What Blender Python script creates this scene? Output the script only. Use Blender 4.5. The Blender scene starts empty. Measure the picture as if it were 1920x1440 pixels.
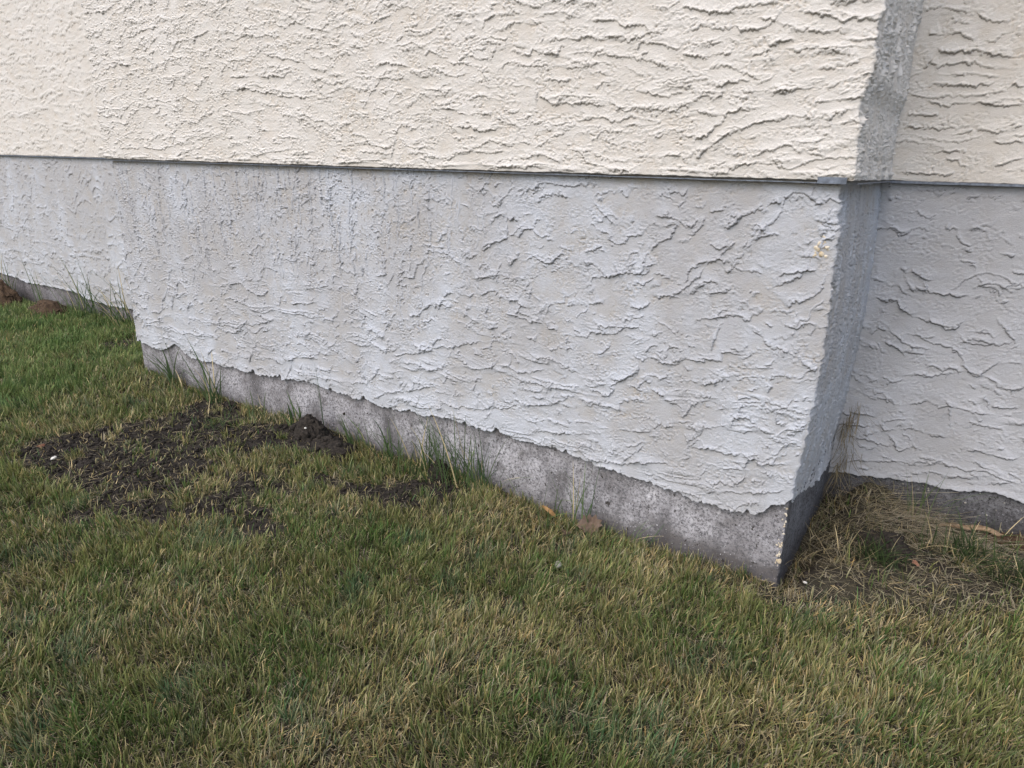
import bpy, bmesh, math, random
import numpy as np
from mathutils import Vector, Matrix

# ------------------------------------------------------------------ camera, sky, sun
scene = bpy.context.scene
col = scene.collection
random.seed(7)
rng = np.random.default_rng(11)

cam_d = bpy.data.cameras.new('camera')
cam = bpy.data.objects.new('camera', cam_d)
col.objects.link(cam)
R_ = Vector((0.83085647, 0.55608875, 0.02104347))
U_ = Vector((-0.18467236, 0.23985392, 0.95308248))
F_ = Vector((-0.52495109, 0.7957609, -0.3019784))
CAM = np.array([0.2984, -1.8319, 1.10])
m = Matrix(((R_.x, U_.x, -F_.x, CAM[0]), (R_.y, U_.y, -F_.y, CAM[1]), (R_.z, U_.z, -F_.z, CAM[2]), (0, 0, 0, 1)))
cam.matrix_world = m
cam_d.sensor_fit = 'HORIZONTAL'
cam_d.sensor_width = 36.0
cam_d.lens = 36.0 * 1313.7 / 1920.0
cam_d.clip_start = 0.05
cam_d.clip_end = 500
scene.camera = cam

SUN_EL, SUN_AZ = math.radians(48), math.radians(-172)      # azimuth from +Y towards +X
world = bpy.data.worlds.new("World")
scene.world = world
world.use_nodes = True
wn = world.node_tree
bg = wn.nodes['Background']
sky = wn.nodes.new('ShaderNodeTexSky')
sky.sky_type = 'NISHITA'
sky.sun_disc = False
sky.sun_elevation = SUN_EL
sky.sun_rotation = SUN_AZ
sky.dust_density = 3.2
sky.ozone_density = 1.0
wn.links.new(sky.outputs[0], bg.inputs[0])
bg.inputs[1].default_value = 0.15

sun_d = bpy.data.lights.new('sun', 'SUN')
sun_d.energy = 0.5
sun_d.angle = math.radians(100)
sun_d.color = (1.0, 0.965, 0.92)
sun = bpy.data.objects.new('sun', sun_d)
sd = Vector((math.sin(SUN_AZ) * math.cos(SUN_EL), math.cos(SUN_AZ) * math.cos(SUN_EL), math.sin(SUN_EL)))
sun.rotation_euler = sd.to_track_quat('Z', 'Y').to_euler()
sun.location = (-3, -4, 5)
col.objects.link(sun)

vs = scene.view_settings
vs.view_transform = 'Standard'
vs.look = 'None'
vs.exposure = 0.93
vs.gamma = 1.0
vs.use_curve_mapping = False

# ------------------------------------------------------------------ noise helpers
def smooth(a, b, x):
    t = np.clip((x - a) / (b - a), 0, 1)
    return t * t * (3 - 2 * t)

def pn(x, y, seed):
    """2-D gradient noise, about -1..1"""
    r = np.random.RandomState(seed)
    perm = r.permutation(512).astype(np.int32)
    ang = r.rand(512).astype(np.float32) * 2 * np.pi
    gxt, gyt = np.cos(ang), np.sin(ang)
    x = np.asarray(x, np.float32); y = np.asarray(y, np.float32)
    xi = np.floor(x).astype(np.int32); yi = np.floor(y).astype(np.int32)
    xf = x - xi; yf = y - yi
    u = xf * xf * xf * (xf * (xf * 6 - 15) + 10)
    v = yf * yf * yf * (yf * (yf * 6 - 15) + 10)
    def g(ix, iy, dx, dy):
        h = perm[(perm[ix & 511] + iy) & 511]
        return gxt[h] * dx + gyt[h] * dy
    n00 = g(xi, yi, xf, yf); n10 = g(xi + 1, yi, xf - 1, yf)
    n01 = g(xi, yi + 1, xf, yf - 1); n11 = g(xi + 1, yi + 1, xf - 1, yf - 1)
    a = n00 + u * (n10 - n00); b = n01 + u * (n11 - n01)
    return (a + v * (b - a)) * 1.5

def fbm(x, y, seed, octv=3, gain=0.5):
    s = 0; a = 1.0; f = 1.0; t = 0
    for i in range(octv):
        s = s + a * pn(x * f + 17.3 * i, y * f - 9.1 * i, seed + i * 31); t += a
        a *= gain; f *= 2.03
    return s / t

def noisemask(X, Z, lx, lz, seed, a, b, octv=2):
    return smooth(a, b, fbm(X / lx, Z / lz, seed, octv))

# ------------------------------------------------------------------ stucco relief (metres)
def jagdist(X, Z, seed, k=1.0):
    sc = np.abs(pn(X / .026, Z / .026, seed)) ; sc2 = np.abs(pn(X / .012, Z / .012, seed + 1))
    return k * (.0070 * pn(X / .06, Z / .06, seed + 4) + 0.0085 * (sc - .3) * (1 + pn(X / .08, Z / .08, seed + 6)) + 0.0065 * (sc2 - .3)
                + 0.0022 * pn(X / .006, Z / .006, seed + 2))

def lips(X, Z, lx, lz, s, seed, T, fade, facing=(0, 1), lo=-.1, hi=.5, jag=1.0, keep=None, wid=.0016):
    """ragged trowel ridges: contours of a smooth field, steep on one side, feathering out on the other"""
    Xc = X + .35 * lx * pn(X / (lx * 1.3), Z / (lx * 1.3), seed + 5) * .5
    Zc = Z + .30 * lz * pn(X / (lx * .6), Z / (lx * .6), seed + 6)
    n = fbm(Xc / lx, Zc / lz, seed + 7, 2, .45)
    dX = np.gradient(X, axis=1); dZ = np.gradient(Z, axis=0)
    gx = np.gradient(n, axis=1) / np.where(np.abs(dX) < 1e-6, 1e-6, dX)
    gz = np.gradient(n, axis=0) / np.where(np.abs(dZ) < 1e-6, 1e-6, dZ)
    gm = np.sqrt(gx * gx + gz * gz) + 1.0
    mm = ((n + gm * jagdist(X, Z, seed + 11, jag)) / s) % 1.0 * s
    d = mm / gm
    fa = (gx * facing[0] + gz * facing[1]) / gm
    st = smooth(lo, hi, fa)
    if keep is not None:
        st = st * keep
    Tv = T * (0.95 + 0.6 * pn(X / .05, Z / .05, seed + 20))
    h = st * (Tv * smooth(0, wid, d) * np.exp(-d / fade) * .85 + .75 * Tv * np.exp(-((d - .0026) / .0024) ** 2))
    return h

def pits(X, Z, lx, lz, seed, thr, depth):
    n = pn(X / lx, Z / lz, seed) + .4 * pn(X / (lx * .5), Z / (lz * .5), seed + 1)
    return -depth * smooth(thr, thr + .25, n)

def bumps(X, Z, lx, lz, seed, thr, hgt):
    n = pn(X / lx, Z / lz, seed) + .4 * pn(X / (lx * .5), Z / (lz * .5), seed + 1)
    return hgt * smooth(thr, thr + .3, n)

def grain(X, Z, seed, a=.00035):
    k = .30 + 1.2 * smooth(-.30, .35, fbm(X / .07, Z / .05, seed + 8, 2))
    return 2.8 * a * k * (pn(X / .011, Z / .008, seed) + .9 * pn(X / .0055, Z / .0045, seed + 3))

def polylips(X, Z, H, lines, T, fade, seed, side=(-.42, .9)):
    """individually laid trowel ridges; each line is a list of (along, height) points on the wall"""
    J = jagdist(X, Z, seed, .95)
    r = np.random.RandomState(seed)
    x1 = X[0]; 
    for ln in lines:
        P = np.array(ln, dtype=float)
        T_i = T * (.75 + .6 * r.rand())
        lo = P.min(0) - .07; hi = P.max(0) + .07
        c0 = int(np.searchsorted(x1, lo[0])); c1 = int(np.searchsorted(x1, hi[0]))
        zc = Z[:, (c0 + c1) // 2 if c1 < Z.shape[1] else -1]
        r0 = int(np.searchsorted(zc, lo[1])); r1 = int(np.searchsorted(zc, hi[1]))
        if c1 - c0 < 3 or r1 - r0 < 3:
            continue
        sl = (slice(r0, r1), slice(c0, c1))
        x = X[sl]; z = Z[sl]
        best = np.full(x.shape, 9.0); sgn = np.zeros(x.shape); tt = np.zeros(x.shape)
        seg = P[1:] - P[:-1]; L = np.hypot(seg[:, 0], seg[:, 1]); tot = L.sum(); acc = 0
        for i in range(len(seg)):
            if L[i] < 1e-6:
                continue
            ux, uz = seg[i] / L[i]
            nx, nz = -uz, ux
            if nx * side[0] + nz * side[1] < 0:
                nx, nz = -nx, -nz
            px = x - P[i, 0]; pz = z - P[i, 1]
            al = np.clip(px * ux + pz * uz, 0, L[i])
            dx = px - al * ux; dz = pz - al * uz
            dd = np.hypot(dx, dz)
            sd_ = dx * nx + dz * nz
            up = dd < best
            best = np.where(up, dd, best)
            sgn = np.where(up, np.where(sd_ >= 0, dd, -dd), sgn)
            tt = np.where(up, (acc + al) / tot, tt)
            acc += L[i]
        d = sgn + J[sl]
        taper = np.clip(np.minimum(tt, 1 - tt) * 7, 0, 1) ** .6
        # beyond the ends the ridge dies out
        px0 = np.hypot(x - P[0, 0], z - P[0, 1]); px1 = np.hypot(x - P[-1, 0], z - P[-1, 1])
        w = .0016
        hh = taper * T_i * np.clip(.85 + .9 * pn(x / .045, z / .045, seed + 33), .15, 1.5) * (smooth(0, w, d) * np.exp(-np.maximum(d, 0) / fade) * .8
                            + .80 * np.exp(-((d - .0026) / .0024) ** 2))
        clear = np.exp(-((d + .010) / .010) ** 2) * taper * .8       # trowelled flat just below the ridge
        H[sl] = H[sl] * (1 - clear) + hh
    return H

# ------------------------------------------------------------------ mesh helpers
def link(ob, parent=None):
    col.objects.link(ob)
    if parent is not None:
        ob.parent = parent
    return ob

def tag(o, label=None, cat=None, group=None, kind=None):
    if label: o['label'] = label
    if cat: o['category'] = cat
    if group: o['group'] = group
    if kind: o['kind'] = kind
    return o

def empty(name, loc=(0, 0, 0)):
    o = bpy.data.objects.new(name, None)
    o.location = loc
    o.empty_display_size = .05
    return link(o)

def raw_mesh(name, V, Q, mat, parent=None, attrs=None, smooth_shade=True):
    """V (n,3), Q (m,k) faces of one size"""
    me = bpy.data.meshes.new(name)
    V = np.ascontiguousarray(V, np.float32); Q = np.ascontiguousarray(Q, np.int32)
    k = Q.shape[1]
    me.vertices.add(len(V)); me.vertices.foreach_set('co', V.ravel())
    me.loops.add(Q.size); me.loops.foreach_set('vertex_index', Q.ravel())
    me.polygons.add(len(Q))
    me.polygons.foreach_set('loop_start', np.arange(0, Q.size, k, dtype=np.int32))
    me.polygons.foreach_set('loop_total', np.full(len(Q), k, np.int32))
    me.polygons.foreach_set('use_smooth', np.full(len(Q), smooth_shade, bool))
    if attrs:
        for an, av in attrs.items():
            av = np.asarray(av, np.float32)
            if av.ndim == 1:
                at = me.attributes.new(an, 'FLOAT', 'POINT'); at.data.foreach_set('value', av)
            else:
                at = me.attributes.new(an, 'FLOAT_COLOR', 'POINT')
                if av.shape[1] == 3:
                    av = np.hstack([av, np.ones((len(av), 1), np.float32)])
                at.data.foreach_set('color', np.ascontiguousarray(av).ravel())
    me.update(calc_edges=True)
    me.materials.append(mat)
    ob = bpy.data.objects.new(name, me)
    return link(ob, parent)

def grid_faces(R, C):
    i = np.arange(R * C).reshape(R, C)
    return np.stack([i[:-1, :-1], i[:-1, 1:], i[1:, 1:], i[1:, :-1]], -1).reshape(-1, 4)

# ------------------------------------------------------------------ materials
def new_mat(name):
    mt = bpy.data.materials.new(name); mt.use_nodes = True
    nt = mt.node_tree
    b = nt.nodes['Principled BSDF']
    b.inputs['Specular IOR Level'].default_value = .25
    return mt, nt, b

def N(nt, t, **kw):
    n = nt.nodes.new(t)
    for k, v in kw.items():
        if k in ('operation', 'blend_type', 'data_type', 'attribute_name', 'noise_dimensions', 'feature'):
            setattr(n, k, v)
        else:
            n.inputs[k.replace('_', ' ')].default_value = v
    return n

def mixc(nt, fac, a, b, bt='MIX'):
    n = nt.nodes.new('ShaderNodeMix'); n.data_type = 'RGBA'; n.blend_type = bt
    for s, v in ((0, fac), (6, a), (7, b)):
        if hasattr(v, 'is_output'):
            nt.links.new(v, n.inputs[s])
        else:
            n.inputs[s].default_value = v if s == 0 else (*v, 1)
    return n.outputs[2]

def ramp(nt, src, stops):
    n = nt.nodes.new('ShaderNodeValToRGB')
    while len(n.color_ramp.elements) < len(stops):
        n.color_ramp.elements.new(.5)
    for e, (p, c) in zip(n.color_ramp.elements, stops):
        e.position = p; e.color = (c, c, c, 1) if not isinstance(c, tuple) else (*c, 1)
    nt.links.new(src, n.inputs[0])
    return n.outputs[0]

def noise(nt, scale, detail=3, rough=.55, stretch=None, dist=0):
    tc = nt.nodes.new('ShaderNodeTexCoord')
    src = tc.outputs['Object']
    if stretch:
        mp = nt.nodes.new('ShaderNodeMapping'); mp.inputs['Scale'].default_value = stretch
        nt.links.new(src, mp.inputs[0]); src = mp.outputs[0]
    n = nt.nodes.new('ShaderNodeTexNoise')
    n.inputs['Scale'].default_value = scale; n.inputs['Detail'].default_value = detail
    n.inputs['Roughness'].default_value = rough; n.inputs['Distortion'].default_value = dist
    nt.links.new(src, n.inputs['Vector'])
    return n.outputs[0]

def bump(nt, b, src, dist, strength=1.0):
    n = nt.nodes.new('ShaderNodeBump'); n.inputs['Distance'].default_value = dist
    n.inputs['Strength'].default_value = strength
    nt.links.new(src, n.inputs['Height'])
    prev = b.inputs['Normal'].links[0].from_socket if b.inputs['Normal'].is_linked else None
    if prev: nt.links.new(prev, n.inputs['Normal'])
    nt.links.new(n.outputs[0], b.inputs['Normal'])

def attr(nt, name, colour=False):
    n = nt.nodes.new('ShaderNodeAttribute'); n.attribute_name = name
    return n.outputs[0] if colour else n.outputs[2]

def stucco_mat(name, body, tan, patch, tan_amt=.6):
    mt, nt, b = new_mat(name)
    b.inputs['Roughness'].default_value = .85
    rel = ramp(nt, attr(nt, 'relief'), [(0.0, 1.0), (.42, 0.0)])         # thin paint / bare render between the ridges
    n1 = ramp(nt, noise(nt, 4.2, 5, .62, stretch=(1, 1, .5), dist=.5), [(.42, 0.0), (.62, 1.0)])
    n2 = ramp(nt, noise(nt, 11, 4, .6), [(.35, 0.0), (.7, 1.0)])
    mul = nt.nodes.new('ShaderNodeMath'); mul.operation = 'MULTIPLY'
    nt.links.new(rel, mul.inputs[0]); nt.links.new(n2, mul.inputs[1])
    mul2 = nt.nodes.new('ShaderNodeMath'); mul2.operation = 'MULTIPLY'; mul2.inputs[1].default_value = tan_amt
    nt.links.new(mul.outputs[0], mul2.inputs[0])
    c = mixc(nt, n1, body, patch)
    c = mixc(nt, mul2.outputs[0], c, tan)
    sp = ramp(nt, noise(nt, 420, 2, .5), [(.30, 1.0), (.36, 0.0)])
    c = mixc(nt, sp, c, tuple(x * .8 for x in body))
    pt = ramp(nt, attr(nt, 'pit'), [(.35, 0.0), (.9, 1.0)])             # dirt in the pinholes, dirt and painted shade under the ridges
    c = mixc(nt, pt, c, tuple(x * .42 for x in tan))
    nt.links.new(c, b.inputs['Base Color'])
    bump(nt, b, noise(nt, 330, 3, .7), .0022)
    bump(nt, b, noise(nt, 900, 2, .6), .0005)
    return mt

M = {}
M['upper'] = stucco_mat('painted_stucco', (.572, .552, .515), (.50, .44, .36), (.60, .582, .55), .8)
M['lower'] = stucco_mat('grey_render', (.365, .372, .388), (.36, .33, .285), (.435, .46, .50), .9)
M['lower_shade'] = stucco_mat('grey_render_shaded', (.355, .365, .385), (.33, .32, .30), (.41, .425, .455), .6)  # copy of the grey render with the recess shade put into its colours

def concrete_mat(name, light, dark, base, warm=(.3, .25, .2)):
    mt, nt, b = new_mat(name)
    b.inputs['Roughness'].default_value = .9
    big = ramp(nt, noise(nt, 5, 5, .65, dist=.5), [(.38, 0.0), (.62, 1.0)])
    c = mixc(nt, big, base, light)
    drip = ramp(nt, noise(nt, 9, 4, .6, stretch=(1, 1, .3)), [(.50, 0.0), (.70, 1.0)])
    c = mixc(nt, drip, c, tuple(x * .42 for x in base))
    # darker band under the render lip and damp band at the soil line (attribute painted by height)
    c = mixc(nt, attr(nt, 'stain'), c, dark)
    sp = ramp(nt, noise(nt, 130, 5, .8), [(.38, 1.0), (.54, 0.0)])
    c = mixc(nt, sp, c, tuple(x * .30 for x in base))
    sp2 = ramp(nt, noise(nt, 45, 3, .7), [(.33, 1.0), (.38, 0.0)])
    c = mixc(nt, sp2, c, tuple(x * .5 for x in dark))
    sp3 = ramp(nt, noise(nt, 190, 2, .6), [(.66, 0.0), (.74, 1.0)])
    c = mixc(nt, sp3, c, tuple(min(1, x * 1.25) for x in light))
    nt.links.new(c, b.inputs['Base Color'])
    bump(nt, b, noise(nt, 160, 4, .7), .0016)
    return mt

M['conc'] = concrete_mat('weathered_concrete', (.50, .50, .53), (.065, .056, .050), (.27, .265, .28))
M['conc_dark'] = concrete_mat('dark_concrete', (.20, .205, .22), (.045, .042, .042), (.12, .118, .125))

def simple_mat(name, c1, c2, scale=40, rough=.8, bmp=.001, metallic=0, detail=4):
    mt, nt, b = new_mat(name)
    n = noise(nt, scale, detail, .6)
    nt.links.new(mixc(nt, ramp(nt, n, [(.35, 0.0), (.65, 1.0)]), c1, c2), b.inputs['Base Color'])
    b.inputs['Roughness'].default_value = rough; b.inputs['Metallic'].default_value = metallic
    if bmp: bump(nt, b, n, bmp)
    return mt

M['metal'] = simple_mat('galvanised_flashing', (.10, .115, .14), (.20, .23, .28), 60, .55, .0008, .5)
M['soil'] = simple_mat('black_soil', (.010, .0085, .007), (.040, .033, .027), 120, .95, .004)
M['soil_brown'] = simple_mat('brown_peat', (.035, .023, .015), (.085, .055, .033), 90, .95, .004)
M['peb_w'] = simple_mat('pale_pebble', (.55, .53, .48), (.75, .73, .68), 80, .7, .0005)
M['peb_y'] = simple_mat('aggregate_stone', (.42, .34, .22), (.62, .57, .47), 50, .8, .001)
M['peb_g'] = simple_mat('grey_stone', (.20, .19, .16), (.36, .35, .31), 70, .85, .001)
M['bark'] = simple_mat('stripped_bark', (.15, .10, .06), (.34, .25, .16), 60, .85, .002)
M['leaf_brown'] = simple_mat('dry_brown_leaf', (.19, .135, .10), (.27, .20, .155), 60, .75, .0006)
M['leaf_tan'] = simple_mat('curled_tan_leaf', (.50, .29, .12), (.60, .38, .18), 60, .6, .0004)
M['leaf_red'] = simple_mat('rust_leaf', (.45, .22, .14), (.55, .32, .22), 60, .7, .0005)

def blade_mat(name, trans=.25):
    mt, nt, b = new_mat(name)
    a = attr(nt, 'tint', True)
    nt.links.new(a, b.inputs['Base Color'])
    b.inputs['Roughness'].default_value = .6
    b.inputs['Specular IOR Level'].default_value = .2
    tr = nt.nodes.new('ShaderNodeBsdfTranslucent'); nt.links.new(a, tr.inputs[0])
    mx = nt.nodes.new('ShaderNodeMixShader'); mx.inputs[0].default_value = trans
    out = nt.nodes['Material Output']
    nt.links.new(b.outputs[0], mx.inputs[1]); nt.links.new(tr.outputs[0], mx.inputs[2])
    nt.links.new(mx.outputs[0], out.inputs[0])
    return mt
M['blade'] = blade_mat('grass_blade')

def ground_mat():
    mt, nt, b = new_mat('lawn_thatch')
    b.inputs['Roughness'].default_value = .95
    n = ramp(nt, noise(nt, 60, 4, .7), [(.35, 0.0), (.65, 1.0)])
    c = mixc(nt, n, (.020, .018, .012), (.060, .052, .034))
    n2 = ramp(nt, noise(nt, 160, 3, .7), [(.35, 0.0), (.65, 1.0)])
    s = mixc(nt, n2, (.010, .0085, .007), (.042, .035, .029))
    c = mixc(nt, attr(nt, 'soil'), c, s)
    nt.links.new(c, b.inputs['Base Color'])
    bump(nt, b, noise(nt, 140, 4, .7), .006)
    return mt
M['ground'] = ground_mat()

# ------------------------------------------------------------------ the house
DEP = 0.6716          # how far the bay stands out of the main wall
BW = 3.203            # bay width
ZF = 1.074            # height of the flashing line
UO = 0.020            # the upper stucco stands this much proud of the lower render
FO = 0.010            # the foundation stands back from the lower render

house = empty('stucco_house', (-1.6, 0.3, 0))
tag(house, 'house wall with a projecting bay, warm white stucco above grey render on concrete', 'house')
HO = Vector((-1.6, 0.3, 0))

def hpart(name, V, Q, mat, attrs=None, label=None):
    o = raw_mesh(name, np.asarray(V) - np.array(HO), Q, mat, house, attrs)
    if label: o['label'] = label
    return o

CORN_LO = np.array([(-.02, -.014), (.01, -.014), (.137, -.010), (.216, -.012), (.313, -.004), (.497, .009), (.661, .015),
                    (.814, .011), (.953, .005), (1.074, -.006)])
CORN_UP = np.array([(1.07, .022), (1.189, .017), (1.25, .012), (1.30, .026), (1.372, .023), (1.443, .022), (2.4, .022)])

def bay_columns(off, step_front):
    """closed path round the bay: left return, rounded corner, front, rounded corner, right return"""
    pts = []
    r = .006
    x0, x1, y0 = -BW - off, 0.0 + (0), -off
    x1 = 0.0
    for y in np.arange(DEP + .02, y0 + r, -.012): pts.append((x0, y, -1, 0))
    for a in (0, 30, 60, 90):
        t = math.radians(a); pts.append((x0 + r - r * math.cos(t), y0 + r - r * math.sin(t), -math.cos(t), -math.sin(t)))
    xs = [x0 + r]
    while xs[-1] < x1 - r:
        dist = math.hypot(xs[-1] - CAM[0], CAM[1])
        xs.append(xs[-1] + step_front * (dist / 1.9))
    for x in xs[1:-1]: pts.append((x, y0, 0, -1))
    for a in (90, 68, 45, 22, 0):
        t = math.radians(a); pts.append((x1 - r + r * math.cos(t), y0 + r - r * math.sin(t), math.cos(t), -math.sin(t)))
    for y in np.arange(y0 + r + .003, DEP + .02, .003): pts.append((x1, y, 1, 0))
    P = np.array(pts)
    s = np.concatenate([[0], np.cumsum(np.hypot(np.diff(P[:, 0]), np.diff(P[:, 1])))])
    # arc length such that the front part reads as x itself
    i0 = np.argmin(np.hypot(P[:, 0] + 1.6, P[:, 1] - y0))
    s = s - s[i0] + P[i0, 0]
    return P, s

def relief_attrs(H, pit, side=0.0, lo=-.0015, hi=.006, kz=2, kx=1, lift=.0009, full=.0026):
    # grime and painted-in shade: darker colour right under each ridge
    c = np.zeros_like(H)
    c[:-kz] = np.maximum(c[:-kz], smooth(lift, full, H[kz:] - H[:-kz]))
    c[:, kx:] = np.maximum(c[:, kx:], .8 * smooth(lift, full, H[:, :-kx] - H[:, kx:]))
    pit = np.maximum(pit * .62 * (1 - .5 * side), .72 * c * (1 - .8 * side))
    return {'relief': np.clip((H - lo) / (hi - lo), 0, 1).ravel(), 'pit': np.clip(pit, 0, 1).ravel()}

def rows(z0, z1, step):
    return np.linspace(z0, z1, int((z1 - z0) / step) + 1)

def upper_front_relief(X, Z):
    left = smooth(-1.5, -2.9, X)
    g = grain(X, Z, 3, .00045)
    k1 = noisemask(X, Z, .16, .09, 40, -.45, .05)
    k2 = noisemask(X, Z, .12, .07, 44, -.3, .1)
    h = lips(X, Z, .34, .085, .34, 50, .0028, .018, (0, 1), .1, .6, 1.0, k1 * (1 - .35 * left))
    h += lips(X, Z, .16, .05, .42, 70, .0026, .013, (-.25, .97), .1, .7, 1.1, k2)
    h += lips(X, Z, .07, .045, .5, 90, .0028, .009, (-.5, .8), .1, .7, .9, noisemask(X, Z, .14, .1, 48, -.3, .1) * (.55 + .45 * left))
    blob = bumps(X, Z, .022, .014, 95, .62, .0030) * (.25 + .75 * left) * noisemask(X, Z, .2, .1, 49, -.15, .2)
    pt = noisemask(X, Z, .25, .12, 99, -.1, .25) * (.45 + .55 * left)
    pv = smooth(.52, .75, pn(X / .011, Z / .010, 101) + .4 * pn(X / .006, Z / .006, 102)) * pt
    h = h + blob + g * 1.3 - .0026 * pv
    h += .0012 * fbm(X / .05, Z / .03, 104, 2)
    return h, pv

def upper_side_relief(X, Z):
    k = noisemask(X, Z, .10, .16, 140, -.4, .1)
    h = lips(X, Z, .09, .16, .5, 150, .0070, .020, (-1, .1), .0, .5, 1.2, k)
    pv = smooth(.34, .60, pn(X / .030, Z / .030, 161) + .5 * pn(X / .014, Z / .011, 162)) * noisemask(X, Z, .14, .2, 163, -.25, .2)
    return h + grain(X, Z, 33, .0009) - .0050 * pv + .0012 * fbm(X / .03, Z / .05, 164, 2), pv

def lower_front_relief(X, Z):
    right = smooth(-2.2, -1.2, X)
    topleft = smooth(-.6, -1.6, X) * smooth(.50, .78, Z + .15 * fbm(X / .3, Z / .2, 230, 2))
    topleft = np.clip(topleft, 0, 1)
    g = grain(X, Z, 203, .00030)
    k1 = noisemask(X, Z, .14, .12, 240, -.35, .1)
    h = lips(X, Z, .20, .15, .50, 250, .0040, .020, (-.3, .95), .05, .6, .9, k1 * (1 - .7 * topleft))
    h += lips(X, Z, .055, .05, .55, 275, .0030, .009, (-.3, .9), .0, .6, 1.0, noisemask(X, Z, .11, .1, 247, -.1, .2))
    h += lips(X, Z, .10, .09, .60, 270, .0038, .013, (-.5, .85), .1, .7, 1.0, noisemask(X, Z, .12, .1, 244, -.15, .15) * (1 - .6 * topleft))
    h += lips(X, Z, .28, .06, .36, 290, .0034, .016, (0, 1), .2, .7, .8, noisemask(X, Z, .3, .12, 245, -.25, .15) * smooth(.75, .45, Z))
    # vertical drags of the float
    Xs = X + .12 * (Z - 1.0) * smooth(-1.6, -2.9, X)
    h += lips(Xs, Z, .050, .34, .42, 310, .0042, .009, (-1, .0), -.1, .5, .35, topleft * noisemask(Xs, Z, .07, .3, 246, -.4, .1))
    blob = bumps(X, Z, .012, .016, 320, .68, .0022) * topleft
    blob += bumps(X, Z, .020, .014, 322, .78, .0030) * noisemask(X, Z, .2, .15, 323, .0, .25)
    pt = np.clip(topleft + .7 * noisemask(X, Z, .15, .12, 324, .1, .3), 0, 1)
    pv = smooth(.44, .66, pn(Xs / .0085, Z / .018, 325) + .4 * pn(X / .005, Z / .006, 326)) * pt
    h = h + blob + g * (1 + .8 * noisemask(X, Z, .2, .15, 327, -.1, .2)) - .0022 * pv
    h += .0010 * fbm(X / .06, Z / .05, 328, 2)
    return h, pv

def lower_side_relief(X, Z):
    h = lips(X, Z, .06, .4, .6, 350, .0030, .012, (-1, 0), .2, .8, .5, noisemask(X, Z, .1, .3, 351, -.3, .2))
    pv = smooth(.22, .46, pn(X / .026, Z / .030, 361) + .6 * pn(X / .016, Z / .008, 362)) * noisemask(X, Z, .07, .5, 363, -.35, .15)
    return h + grain(X, Z, 233, .0006) - .0050 * pv + .0012 * fbm(X / .03, Z / .12, 364, 2), pv

def blend_faces(P, s, Z, ffront, fside):
    X = np.tile(s, (Z.shape[0], 1))
    h1, p1 = ffront(X, Z); h2, p2 = fside(X, Z)
    w = np.abs(P[:, 1])                       # 0 on the front face
    side = smooth(.55, .9, np.abs(P[:, 2]))[None, :]
    return h1 * (1 - side) + h2 * side, p1 * (1 - side) + p2 * side, X, side

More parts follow.
